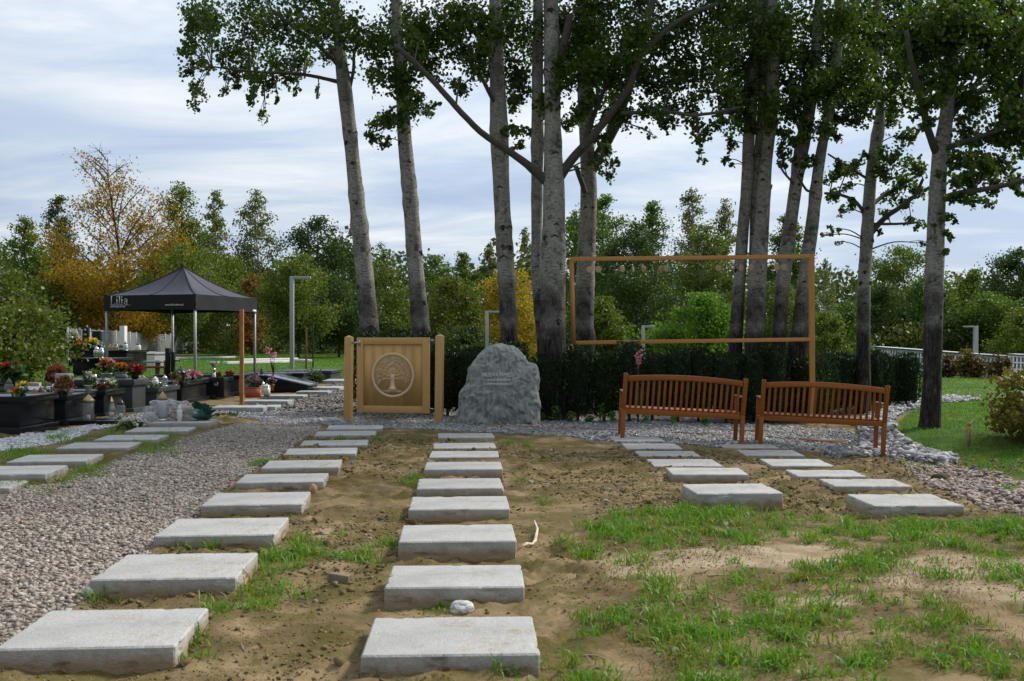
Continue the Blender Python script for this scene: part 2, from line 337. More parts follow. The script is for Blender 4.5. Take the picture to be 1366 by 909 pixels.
def M_ground():
    t = NT('ground'); co = t.coord()
    a = t.n('ShaderNodeAttribute', attribute_name='zone_a'); b = t.n('ShaderNodeAttribute', attribute_name='zone_b')
    sa = t.n('ShaderNodeSeparateColor'); t.l(a.outputs['Color'], sa.inputs[0]); sb = t.n('ShaderNodeSeparateColor'); t.l(b.outputs['Color'], sb.inputs[0])
    big = t.noise(co, .55, 4, .55); mid = t.noise(co, 2.6, 6, .65); fine = t.noise(co, 34, 5, .7); grit = t.noise(co, 150, 3, .7)
    soil = t.ramp(mid, [(.30, (.068, .049, .022)), (.48, (.160, .114, .056)), (.66, (.31, .225, .125))])
    smooth = t.ramp(fine, [(.3, (.21, .148, .074)), (.7, (.36, .26, .14))])
    smask = t.ramp(t.noise(co, .9, 3), [(.50, (0, 0, 0)), (.60, (1, 1, 1))])
    soil = t.mix(t.math('MULTIPLY', smask, .55), soil, smooth)
    moss = t.ramp(t.noise(co, 1.7, 6, .75), [(.46, (0, 0, 0)), (.56, (1, 1, 1))])
    soil = t.mix(t.math('MULTIPLY', moss, .78), soil, t.ramp(fine, [(.3, (.042, .039, .008)), (.7, (.14, .118, .026))]))
    soil = t.mix(t.math('MULTIPLY', t.ramp(fine, [(.5, (0, 0, 0)), (.75, (1, 1, 1))]), .35), soil, (.05, .035, .015))
    soil = t.mix(t.ramp(grit, [(.68, (0, 0, 0)), (.74, (.7, .7, .7))]), soil, (.50, .44, .36))
    dry = t.ramp(t.noise(co, 5, 5), [(.3, (.25, .18, .10)), (.65, (.43, .345, .235))]); c = t.mix(t.math('MULTIPLY', sb.outputs[2], .85), soil, dry)
    lawn = t.ramp(t.noise(co, 1.4, 6, .7), [(.3, (.022, .050, .006)), (.55, (.045, .105, .010)), (.75, (.10, .155, .022))])
    lawn = t.mix(t.ramp(t.noise(co, .16, 4), [(.52, (0, 0, 0)), (.66, (.55, .55, .55))]), lawn, (.13, .125, .03))
    c = t.mix(sa.outputs[0], c, lawn)
    c = t.mix(sa.outputs[1], c, t.ramp(fine, [(.3, (.10, .085, .065)), (.7, (.24, .205, .165))]))
    c = t.mix(sa.outputs[2], c, t.ramp(fine, [(.3, (.06, .062, .066)), (.7, (.26, .265, .27))]))
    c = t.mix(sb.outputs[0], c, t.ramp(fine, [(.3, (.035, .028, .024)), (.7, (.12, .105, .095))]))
    c = t.mix(sb.outputs[1], c, t.ramp(fine, [(.3, (.12, .085, .065)), (.7, (.34, .27, .23))]))
    return t.bsdf(c, .95, t.bump(t.math('ADD', fine, t.math('MULTIPLY', grit, .5)), .6, .012), 0, .15)
# ================================================================== SLABS
CONC = M_concrete('concrete')
def slab(px, bot, label, group, seed, soft=False):
    FL, FR, BR, BL = px
    c = gp((FL[0] + FR[0]) / 2, bot); Yf = c.y + .0
    for _ in range(6):                      # height of the visible front face above the soil
        vis = max((bot - FR[1]) / F * Yf, .015); zt = gz1(c.x, Yf) + vis; Yf = F * (EYE - zt) / ((FL[1] + FR[1]) / 2 - HV)
    P = []
    for u, v in px:
        Y = F * (EYE - zt) / (v - HV); P.append(np.array([(u - CU) / F * Y, Y]))
    cen = sum(P) / 4; wv = (P[1] - P[0] + P[2] - P[3]) / 2; dv = (P[3] - P[0] + P[2] - P[1]) / 2
    w = float(np.clip(np.linalg.norm(wv), .70, .95)); d = float(np.clip(np.linalg.norm(dv), .48, .66))
    ang = math.atan2(wv[1], wv[0]) * .5 + (math.atan2(dv[1], dv[0]) - PI / 2) * .5
    ang = float(np.clip(ang, -.12, .12)); fr = (P[0] + P[1]) / 2; cen = fr + np.array([-math.sin(ang), math.cos(ang)]) * d / 2
    th = max(.13, vis + .06); bm = bmesh.new(); bmesh.ops.create_cube(bm, size=1)
    for v in bm.verts: v.co = Vector((v.co.x * w, v.co.y * d, v.co.z * th + (0 if v.co.z > 0 else 0)))
    bmesh.ops.bevel(bm, geom=bm.edges[:], offset=.008, segments=1, affect='EDGES')
    bmesh.ops.subdivide_edges(bm, edges=[e for e in bm.edges if e.calc_length() > .1], cuts=30 if cen[1] < 6.5 else 16 if cen[1] < 10 else 6, use_grid_fill=True)
    co = np.array([v.co for v in bm.verts]); s = seed * 3.7
    rim = np.minimum(np.minimum(w / 2 - abs(co[:, 0]), d / 2 - abs(co[:, 1])), .05) < .02
    n1 = fbm(co[:, 0] * 6 + s, co[:, 1] * 6, co[:, 2] * 6, 3, seed) - .5; n2 = np.maximum(fbm(co[:, 0] * 17 + s, co[:, 1] * 17, co[:, 2] * 17, 3, seed + 9) - .58, 0)
    for v, a, b, rr in zip(bm.verts, n1, n2, rim):
        k = a * .005 - (b * .085 if rr else b * .006); v.co += v.co.normalized() * k
    me = bpy.data.meshes.new('concrete_slab'); bm.to_mesh(me); bm.free(); me.materials.append(CONC)
    me.polygons.foreach_set('use_smooth', np.ones(len(me.polygons), bool)); me.set_sharp_from_angle(angle=.30)
    o = bpy.data.objects.new('concrete_slab', me); COL.objects.link(o); o.location = (cen[0], cen[1], zt - th / 2); o.rotation_euler = (0, 0, ang)
    FOOT.append((cen[0], cen[1], w, d, ang, zt - max(.55 * vis, .016)))
    tag(o, label, 'slab', group); return o
ordn = ['first','second','third','fourth','fifth','sixth','seventh','eighth','ninth','tenth']
ROWS = [('row beside the gravel path on its right', 'slabs in the row ending at the wooden gate', [
 ([(-5,865),(230,863),(275,811.5),(61,814)],894),([(123,772),(313,772),(339.5,736),(165,738)],797),([(206.6,715),(365,713.6),(384,688.6),(235,690)],733),([(268,674.4),(403,672.5),(416,655),(290,657)],688),
 ([(314,644.5),(432,642),(441.6,631),(330,633)],655),([(348.7,625),(451,623),(461,612.6),(361,614)],632),([(378,606.5),(474,605),(477,597),(384,598)],611),([(399,595),(490,593),(491,586),(405,587)],597.5),([(418,581.5),(501.6,580),(502,573),(423.6,574)],585),([(435,572.5),(510,572),(512,566),(440,567)],576)]),
 ('centre row leading to the engraved boulder', 'slabs in the row ending at the boulder', [
 ([(483,875),(718.5,872),(714,821),(499.7,825)],905),([(512,784.6),(700,782),(697.5,753),(526.6,755)],809),([(531.5,723),(689,721.5),(684,699),(538,701)],746),([(545,680),(680,679),(678,661),(551.5,663)],696),([(556,652.5),(671.7,650.6),(671,637),(562,638.7)],663),
 ([(566,626.4),(670.6,626),(670,615.7),(570,617)],638),([(572,610),(665.6,610),(664,600),(575.7,600.5)],615),([(577,598.4),(663,597.6),(661,589.6),(582,590.7)],601.5),([(584,584),(661,583.5),(660,575.5),(590,577)],587)]),
 ('row leading to the left-hand bench', 'slabs in the row ending at the left bench', [
 ([(930,658.4),(1044,657.8),(1020,644),(912,647)],680),([(895.4,632),(1001,634),(982,624),(885.5,624)],644),([(872,622),(965.6,622),(951,611),(865.8,612)],625),([(852.6,608),(936,609),(921.8,601.8),(844,601.8)],611),([(834.5,598),(912,599),(898.7,591.5),(829,592)],601.5),([(818,588),(889,589),(877,582),(815,583)],591)]),
 ('rightmost row below the right-hand bench', 'slabs in the rightmost row', [
 ([(1167,676.4),(1285,673.5),(1247,658.6),(1139,660)],690),([(1113,648),(1217,649.5),(1192,639),(1090,639.6)],659),([(1063,635),(1158,636),(1137.5,626.5),(1051,627.5)],640),([(1030,621.5),(1113,622),(1095,612),(1020.6,613)],625.5),([(994,607.5),(1074,608),(1057,599),(984,599.5)],611),([(964.6,597),(1039,597.5),(1030.5,593),(958,593)],599.5)]),
 ('left row between the tombs and the gravel path', 'slabs in the left row by the tombs', [
 ([(-95,653),(8,651),(14,642),(-75,643)],660),([(-45,634),(62,632),(83,620.7),(-15,621.5)],646),([(11.5,616.5),(111,615),(143,602),(41,602.5)],625),([(74,598),(170,597.5),(190,587.6),(104,588)],605),([(124,587),(209,586.5),(228,577),(152,577)],593),([(168,575.5),(248,575.5),(262,565.5),(184,566)],582),([(203,564),(274,564.5),(290,558),(212,558)],574)])]
seed = 1
for ri, (rw, grp, lst) in enumerate(ROWS):
    for k, (px, bot) in enumerate(lst):
        extra = ['large ', '', 'thick ', '', '', '', 'low ', 'low ', 'half-sunk ', 'half-sunk '][k]
        if ri == 4: lab = f'{["","smaller ","","","",""][0]}grey concrete slab, {ordn[k]} from the front in the {rw}'
        else: lab = f'pale {extra}concrete slab, {ordn[k]} from the front in the {rw}'
        if ri == 4 and k == 4: lab = 'grey concrete slab with a green paint mark, in the left row beside white pebbles'
        if ri == 4 and k == 6: lab = 'grey concrete slab carrying the silver lantern and wrapped bouquet'
        if ri == 1 and k == 0: lab = 'pale concrete slab nearest the camera in the centre row, broken stone behind it'
        o = slab(px, bot, lab, grp, seed, ); seed += 1
        if ri == 4 and k == 4:
            m2 = MB(); m2.box((.12, .0, .0662), (.05, .3, .003), Matrix.Rotation(.9, 3, 'Z')); m2.build('paint_mark', M_plain('green_paint', (.30, .72, .36), .7), o)
        if ri == 4 and k == 6: SLAB_END = o
# ================================================================== SETTING
def axis(lo, a, b, hi, fine, grow):
    mid = list(np.arange(a, b + fine / 2, fine)); st = fine; x = b; up = []
    while x < hi: st *= grow; x += st; up.append(x)
    st = fine; x = a; dn = []
    while x > lo: st *= grow; x -= st; dn.append(x)
    return np.array(dn[::-1] + mid + up)
gx = axis(-2500, -6.2, 8.2, 2500, .04, 1.10); gy = axis(-60, 3.0, 17.6, 3000, .04, 1.10)
GX, GY = np.meshgrid(gx, gy); R_ = regions(GX, GY); GZ = press(GX, GY, gz(GX, GY) + relief(GX, GY, R_))
mb = MB(); ny, nx = GX.shape; i = np.arange(ny - 1)[:, None] * nx; j = np.arange(nx - 1)[None]
mb.add(np.stack([GX, GY, GZ], -1), np.stack([i + j, i + j + 1, i + nx + j + 1, i + nx + j], -1).reshape(-1, 4))
gnd = mb.build('ground', M_ground(), smooth=True); tag(gnd, kind='structure')
far = sstep(60, 140, GY) + sstep(19, 21, GY) * sstep(-4.6, -3.6, GX) + sstep(8.5, 12, np.abs(GX)) * (1 - np.clip(R_['path'] + R_['sparse'], 0, 1)) * sstep(12, 17, GY)
lawn = np.clip(np.maximum(R_['lawn'], far), 0, 1)
gr1 = np.clip(R_['pale'] + R_['white'] + R_['big'], 0, 1)
dryz = np.zeros_like(GX)
for u_, v_, rx_, ry_ in ((985,742,.9,.32),(1070,736,.5,.25),(905,752,.4,.22),(1310,758,.75,.40),(1250,772,.5,.25),(1345,790,.3,.2),(1090,800,.35,.12),(860,760,.25,.2)):
    g_ = gp(u_, v_); q_ = ((GX - g_.x) / rx_) ** 2 + ((GY - g_.y) / ry_) ** 2 + 1.3 * (fbm(GX * 3, GY * 3, o=4, s=77) - .5); dryz = np.maximum(dryz, sstep(1.15, .55, q_))
for nm, ch in (('zone_a', (lawn, R_['path'], gr1)), ('zone_b', (R_['dark'], R_['pink'], dryz))):
    at = gnd.data.attributes.new(nm, 'FLOAT_COLOR', 'POINT')
    at.data.foreach_set('color', np.stack([*ch, np.ones_like(GX)], -1).astype(np.float32).ravel())
# distant ridge
mb = MB(); xs = np.linspace(-2600, 2600, 160); pr = 26 + 46 * sstep(200, 1500, xs) * (.7 + .5 * fbm(xs * .002, xs * 0, o=3, s=3)) + 10 * fbm(xs * .006, xs * 0, o=4, s=8)
rows = [(0, -30), (.35, .35), (.7, .8), (1, 1), (1.5, .6), (2.2, -30)]
V = np.array([[(x, 1650 + q * 350, (p * k if k > -1 else -30)) for x, p in zip(xs, pr)] for q, k in rows])
i = np.arange(len(rows) - 1)[:, None] * 160; j = np.arange(159)[None]
mb.add(V, np.stack([i + j, i + j + 1, i + 160 + j + 1, i + 160 + j], -1).reshape(-1, 4))
tag(mb.build('hills', M_plain('hill_forest', (.045, .06, .035), .95, scale=.02, var=.4), smooth=True), kind='structure')

def scatter(xlo, xhi, ylo, yhi, dens, key, lo=.5, y_decay=None):
    n = int((xhi - xlo) * (yhi - ylo) * dens); X = rng.uniform(xlo, xhi, n); Y = rng.uniform(ylo, yhi, n)
    ok = (np.abs(X) < Y * .56 + 2.4); X, Y = X[ok], Y[ok]
    r = regions(X, Y)[key]; ok = r > lo * rng.uniform(.75, 1.2, len(r)); return X[ok], Y[ok]
def stone_bed(name, key, box, dens, size, mat, label, up=.3):
    X, Y = scatter(*box, dens, key); s = size * np.clip(rng.lognormal(0, .33, len(X)), .5, 1.8); ns = ~on_slabs(X, Y); X, Y, s = X[ns], Y[ns], s[ns]; Z = ground(X, Y) + s * up * rng.uniform(-.2, 1, len(X))
    m = MB(); stones(m, np.stack([X, Y, Z], -1), s, rng); tag(m.build(name, mat), label, kind='stuff')
stone_bed('gravel_path', 'path', (-8, -1, 2.8, 17), 2300, .0205, M_stone('path_gravel', [(.15,.12,.088),(.31,.255,.20),(.23,.175,.13),(.42,.37,.31),(.10,.08,.062),(.31,.21,.15),(.54,.49,.44),(.26,.205,.15)]), 'brownish crushed gravel on the path between the slab rows')
stone_bed('pale_gravel', 'pale', (-7.6, 6.2, 10, 19.5), 1500, .030, M_stone('grey_gravel', [(.055,.058,.063),(.22,.23,.24),(.37,.38,.39),(.14,.147,.16),(.52,.53,.53),(.10,.105,.115),(.18,.187,.20)]), 'blue-grey crushed gravel strip in front of the hedge')
stone_bed('white_pebbles', 'white', (-9, -4, 11, 18), 1500, .028, M_stone('white_pebble', [(.60,.60,.59),(.75,.75,.74),(.45,.45,.45),(.82,.82,.80)]), 'white pebbles along the foot of the black tombs')
stone_bed('dark_gravel', 'dark', (-8.5, -1.5, 16, 33), 420, .050, M_stone('dark_gravel', [(.05,.042,.037),(.10,.088,.078),(.15,.135,.12),(.075,.06,.05)]), 'dark brown gravel left of the wooden gate')
stone_bed('grey_boulders', 'big', (3, 12, 11, 27), 560, .066, M_stone('quarry_stone', [(.12,.13,.145),(.30,.31,.325),(.44,.45,.46),(.21,.225,.245),(.54,.54,.54),(.16,.17,.18)]), 'heap of blue-grey quarry stones curving round the lawn', .45)
stone_bed('pink_stones', 'pink', (3.5, 10.5, 6.5, 14), 1500, .031, M_stone('pink_stone', [(.22,.16,.125),(.35,.27,.22),(.28,.19,.14),(.45,.38,.33),(.14,.11,.09),(.34,.23,.17)]), 'pinkish broken stones along the lawn edge')

# grass: sparse tufts on the bare soil, then mown lawn
GRASS = M_leaf('grass_blade', [(.075,.19,.012),(.12,.29,.020),(.18,.36,.034),(.09,.23,.016),(.29,.36,.07)], .38, .5, .35, (3.2, (.21, .22, .045)))
LAWNM = M_leaf('lawn_blade', [(.055,.18,.009),(.085,.25,.013),(.12,.30,.02),(.19,.29,.035)], .38, .5, .35, (.7, (.16, .21, .03)))
mb = MB(); X, Y = [], []
tx, ty = scatter(-1, 7.5, 3.3, 9.2, 115, 'sparse', .35)
dn = .30 * fbm(tx * .9 + 3, ty * 1.0, o=3, s=51) + .70 * fbm(tx * 3.6, ty * 3.6, o=3, s=57); dy_ = np.zeros(len(tx))
for u_, v_, rx_, ry_ in ((985,742,.9,.32),(1070,736,.5,.25),(905,752,.4,.22),(1310,758,.75,.40),(1250,772,.5,.25),(860,760,.25,.2)): g_ = gp(u_, v_); dy_ = np.maximum(dy_, np.exp(-(((tx - g_.x) / rx_) ** 2 + ((ty - g_.y) / ry_) ** 2)))
dn = dn - .16 * dy_; ok = dn + .03 * (tx > 1.2) > rng.uniform(.50, .62, len(dn)); tx, ty = tx[ok], ty[ok]
ex = [(545,645,.13),(335,765,.25),(375,752,.22),(400,745,.20),(420,725,.2),(360,790,.15),(345,720,.12),(250,885,.07),(240,870,.08),(500,742,.16),(527,730,.08),(470,738,.14),(810,712,.2),(840,705,.15),(870,690,.15),(340,800,.12),(292,812,.1),(345,812,.1),(690,892,.05),(685,905,.05),(665,680,.05),(725,672,.04),(690,640,.03),(555,640,.12),(350,618,.1),(345,622,.1),(140,797,.06),(150,795,.06),(280,738,.06),(240,736,.05),(1025,700,.3),(950,690,.3),(1000,690,.2),(1190,705,.35),(1240,715,.3),(1130,712,.2),(1340,715,.2),(90,640,.08),(80,645,.06),(700,600,.1),(680,592,.12),(500,590,.1),(590,815,.03),(540,800,.06),(880,825,.15),(1280,702,.15),(1350,655,.08),(1210,624,.15),(1225,628,.1),(770,735,.12),(790,742,.1),(850,745,.14),(880,770,.16),(960,800,.2),(1040,830,.2),(1120,790,.2),(1200,820,.25),(1300,830,.25),(1250,870,.25),(1150,880,.25),(1050,890,.2),(950,880,.2),(1340,890,.2),(1000,770,.16),(1150,760,.18),(1220,745,.14),(460,588,.1),(350,622,.12),(860,700,.25),(930,695,.25)]
cx, cy, cr = [list(tx)], [list(ty)], [list(rng.uniform(.018, .06, len(tx)))]
for u, v, r in ex:
    g = gp(u, v); k = max(2, int(r * 42)); cx.append(list(g.x + rng.normal(0, r * .5, k))); cy.append(list(g.y + rng.normal(0, r * .8, k))); cr.append([.045] * k)
for u0, v0, u1, v1, k in ((0,614,60,604,26),(0,655,60,640,16),(140,585,190,572,22),(60,640,140,616,26),(180,608,225,592,20),(205,600,235,585,14),(70,598,130,582,22),(0,618,30,612,10)):
    for q in range(k):
        g = gp(u0 + (u1 - u0) * rng.random() + rng.normal(0, 6), v0 + (v1 - v0) * rng.random() + rng.normal(0, 3)); cx.append([g.x]); cy.append([g.y]); cr.append([.06])
cx, cy, cr = (np.concatenate([np.array(q) for q in z]) for z in (cx, cy, cr))
per = 26; bx = np.repeat(cx, per) + rng.normal(0, 1, len(cx) * per) * np.repeat(cr, per); by = np.repeat(cy, per) + rng.normal(0, 1, len(cx) * per) * np.repeat(cr, per)
hh = np.repeat(rng.uniform(.03, .10, len(cx)), per) * rng.uniform(.5, 1.25, len(bx)); blades(mb, np.stack([bx, by, ground(bx, by) - .004], -1), hh, rng.uniform(.005, .010, len(bx)), rng, 1.0)
sel = rng.random(len(cx)) < .16      # broad-leaved weeds between the tufts
wx = np.repeat(cx[sel], 9) + rng.normal(0, .035, sel.sum() * 9); wy = np.repeat(cy[sel], 9) + rng.normal(0, .035, sel.sum() * 9)
leaves(mb, np.stack([wx, wy, ground(wx, wy) + rng.uniform(.005, .03, len(wx))], -1), rng.uniform(.014, .032, len(wx)), rng, HEX, .45)
tag(mb.build('sparse_grass', GRASS), 'sparse tufts of green grass and weeds on bare sandy soil', kind='stuff')
mb = MB(); X, Y = scatter(-1.5, 7.5, 3.3, 10, 900, 'sparse', .25); k_ = fbm(X * 1.7, Y * 1.7, o=3, s=58) > rng.uniform(.40, .66, len(X)); X, Y = X[k_], Y[k_]
blades(mb, np.stack([X, Y, ground(X, Y) + .004], -1), rng.uniform(.02, .055, len(X)), rng.uniform(.003, .006, len(X)), rng, 1.6)
tag(mb.build('dead_grass', M_leaf('dead_blade', [(.26,.20,.09),(.34,.27,.13),(.20,.15,.06),(.14,.15,.04),(.10,.13,.025)], .3)), 'thin yellowed dead grass lying between the green tufts', kind='stuff')
mb = MB(); X, Y = scatter(4.0, 18, 8, 27, 420, 'lawn', .7); Z = ground(X, Y)
sc = 1 + (Y - 10) * .05; blades(mb, np.stack([X, Y, Z - .004], -1), rng.uniform(.025, .06, len(X)) * sc ** .5, .007 * sc, rng, .6)
X, Y = scatter(-24, -2, 24, 90, 26, 'lawn', .7); Z = ground(X, Y); blades(mb, np.stack([X, Y, Z - .01], -1), rng.uniform(.05, .13, len(X)), .03, rng, .6)
X, Y = scatter(8, 34, 27, 75, 26, 'lawn', .7); Z = ground(X, Y); blades(mb, np.stack([X, Y, Z - .01], -1), rng.uniform(.04, .10, len(X)), .03, rng, .6)
tag(mb.build('lawn_grass', LAWNM), 'mown green lawn grass', kind='stuff')
# litter on the soil
mb = MB(); X = rng.uniform(-3, 5, 70000); Y = 3.4 + 5 * rng.random(70000) ** 1.2; r = regions(X, Y); q_ = fbm(X * 1.6, Y * 1.6, o=4, s=95); ok = (r['path'] + r['pale'] < .2) & (np.abs(X) < .55 * Y) & ~on_slabs(X, Y) & (q_ > rng.uniform(.36, .66, len(X))); X, Y = X[ok], Y[ok]
stones(mb, np.stack([X, Y, ground(X, Y)], -1), rng.lognormal(math.log(.0055), .45, len(X)), rng, .8); tag(mb.build('soil_crumbs', M_stone('soil_crumb', [(.10,.066,.022),(.17,.11,.04),(.24,.16,.065),(.13,.09,.03),(.30,.22,.11),(.07,.05,.018)], .95, .03)), 'fine crumbs of brown soil between the slabs', kind='stuff')
mb = MB(); X = rng.uniform(-3, 6.5, 90000); Y = 3.4 + 11 * rng.random(90000); q_ = fbm(X * .8, Y * .8, o=4, s=91) + .08 * sstep(4.5, 7, Y); k_ = q_ - .30 * regions(X, Y)['sparse'] > rng.uniform(.44, .70, len(X)); X, Y = X[k_], Y[k_]; r = regions(X, Y); ok = (r['path'] + r['pale'] + r['big'] < .3) & (np.abs(X) < .55 * Y) & ~on_slabs(X, Y); X, Y = X[ok], Y[ok]
stones(mb, np.stack([X, Y, ground(X, Y)], -1), rng.lognormal(math.log(.011), .55, len(X)), rng, .8); tag(mb.build('soil_clods', M_stone('soil_clod', [(.05,.038,.012),(.10,.072,.028),(.16,.11,.042),(.075,.06,.018),(.20,.14,.06),(.12,.09,.03),(.09,.075,.02),(.34,.30,.24)], .95, .03)), 'small clods and pebbles lying on the soil', kind='stuff')
mb = MB(); n = 420; X = rng.uniform(-2, 6.5, n); Y = 3.6 + 10.5 * rng.random(n); r = regions(X, Y); ok = (r['path'] + r['pale'] + r['big'] < .3) & (np.abs(X) < .54 * Y)
for x, y in zip(X[ok], Y[ok]):
    a = rng.uniform(0, PI); L = rng.uniform(.03, .16); t = np.linspace(-.5, .5, 4); px = x + np.cos(a) * t * L; py = y + np.sin(a) * t * L + .01 * t * t
    mb.tube(np.stack([px, py, ground(px, py) + .006], -1), [.003, .0035, .003, .0015], 4)
tag(mb.build('dry_twigs', M_stone('dry_twig', [(.22,.15,.09),(.36,.28,.18),(.14,.095,.06)])), 'dry twigs and straw scattered on the soil', kind='stuff')
mb = MB(); n = 260; X = rng.uniform(-5, 9, n); Y = rng.uniform(5, 20, n); ok = np.abs(X) < .54 * Y; leaves(mb, np.stack([X, Y, ground(X, Y) + .012], -1)[ok], rng.uniform(.03, .06, ok.sum()), rng, HEX, .35)
tag(mb.build('fallen_leaves', M_leaf('fallen_leaf', [(.20,.10,.035),(.28,.17,.06),(.13,.07,.03)], .1)), 'brown fallen leaves lying on soil and lawn', kind='stuff')

PAV = M_plain('grey_paver', (.30, .31, .305), .85, var=.3, scale=5, bump=.3)
for k, (u, v, w, d, lab) in enumerate([(316,550,1.0,.62,'grey flat paver behind the green wrapping'),(350,549,.5,.6,'short grey paver with pale green stain by the gravel'),(352,541,1.0,.55,'long grey paver under the terracotta planter'),(376,533.5,1.0,.6,'grey paver in front of the slanted black tombstone'),(416,527.5,.8,.55,'small grey paver at the right end of the slanted tombstone'),(432,522,.85,1.0,'wide grey paver left of the gate in dark gravel'),(448,512,.9,1.6,'farthest grey paver, low beside the left gate post')]):
    g = gp(u, v); m = MB(); m.box((0, d / 2, .01), (w, d, .16)); o = m.build('paver', PAV, bev=.01, loc=(g.x, g.y, gz1(g.x, g.y))); o.rotation_euler.z = rng.uniform(-.05, .05); tag(o, lab, 'paver', 'grey pavers along the dark gravel')

# small ground objects
def lump(name, loc, size, mat, label, cat, sd, sub=3, amp=.35):
    bm = bmesh.new(); bmesh.ops.create_icosphere(bm, subdivisions=sub, radius=1)
    co = np.array([v.co for v in bm.verts]); n = fbm(co[:, 0] * 1.6 + sd, co[:, 1] * 1.6, co[:, 2] * 1.6, 4, sd) - .5
    for v, a in zip(bm.verts, n): v.co *= 1 + a * amp * 2; v.co = Vector((v.co.x * size[0], v.co.y * size[1], v.co.z * size[2]))
    me = bpy.data.meshes.new(name); bm.to_mesh(me); bm.free(); me.materials.append(mat); o = bpy.data.objects.new(name, me); COL.objects.link(o); o.location = loc
    if label: tag(o, label, cat)
    return o
PALE = M_plain('pale_stone', (.52, .51, .49), .9, var=.3, scale=30, bump=.6)
g = gp(616, 822); lump('broken_stone', (g.x, g.y + .03, ground(g.x, g.y) + .025), (.062, .05, .038), PALE, 'pale broken concrete lump between two centre slabs', 'stone', 3)
g = gp(418, 662); lump('orange_stone', (g.x, g.y, ground(g.x, g.y) + .03), (.035, .04, .05), M_plain('orange_stone', (.45, .24, .13), .85), 'orange brick fragment at the corner of a path-side slab', 'stone', 6)
g = gp(120, 797); lump('grey_stone', (g.x, g.y, ground(g.x, g.y) + .02), (.045, .04, .035), PALE, 'pale stone at the left corner of the second path-side slab', 'stone', 12)
g = gp(452, 780); m = MB(); m.box((0, 0, 0), (.12, .05, .06), Matrix.Rotation(.15, 3, 'Y')); tag(m.build('brick_shard', M_plain('shard', (.20, .16, .11), .9, bump=.4), bev=.006, loc=(g.x, g.y, float(ground(g.x, g.y)) + .02)), 'flat brown brick shard half buried in the sand', 'shard')
mb = MB(); pts = []
for u, v, h in ((694,737,.01),(703,734,.02),(710,731,.03),(714,724,.03),(717,716,.05),(713,711,.06)):
    g = gp(u, v); pts.append((g.x, g.y, ground(g.x, g.y) + h))
mb.tube(pts, [.007, .012, .009, .013, .009, .004], 7); tag(mb.build('dead_root', M_plain('root', (.60, .48, .36), .8, bump=.5), smooth=True), 'pale twisted dead root beside a centre slab', 'root')
g = gp(1292, 597); m = MB(); m.box((0, 0, .16), (.035, .03, .42)); st = m.build('marker_stake', M_wood('stake_wood', (.30, .17, .10), (.45, .28, .18)), loc=(g.x, g.y, g.z)); tag(st, 'short wooden marker stake with orange top in the lawn', 'stake'); st.rotation_euler = (0, .03, .3)
m = MB(); m.box((0, 0, .345), (.0385, .0335, .055)); m.build('painted_top', M_plain('orange_paint', (.75, .18, .08), .6), st)
g = gp(1214, 634); lump('mossy_log', (g.x + .15, g.y - .4, ground(g.x, g.y) + .02), (.10, .06, .06), M_plain('moss_clod', (.06, .055, .02), .95, bump=.6), 'dark mossy clod at the edge of the pink stones', 'clod', 21)
EDGE = M_wood('edging', (.20, .10, .055), (.32, .18, .10), 'x')
def edging(pts, label):
    mb = MB(); P = [gp(u, v) for u, v in pts]
    for a, b in zip(P, P[1:]):
        mb.bar((a.x, a.y, gz1(a.x, a.y) - .012), (b.x, b.y, gz1(b.x, b.y) - .012), .022, .09, (0, 0, 1))
    tag(mb.build('path_edging', EDGE), label, 'edging')
edging([(438,556),(520,560),(600,565),(680,570),(760,575)], 'thin rusty brown edging strip from gate to boulder')
edging([(830,570),(960,575.5),(1100,579)], 'thin brown edging strip behind the benches, nearer the hedge')
edging([(760,573),(900,579),(1020,585),(1130,590)], 'thin brown edging strip behind the benches, nearer the camera')
edging([(1062,604.5),(1130,606),(1205,607)], 'short brown edging board under the right-hand bench')
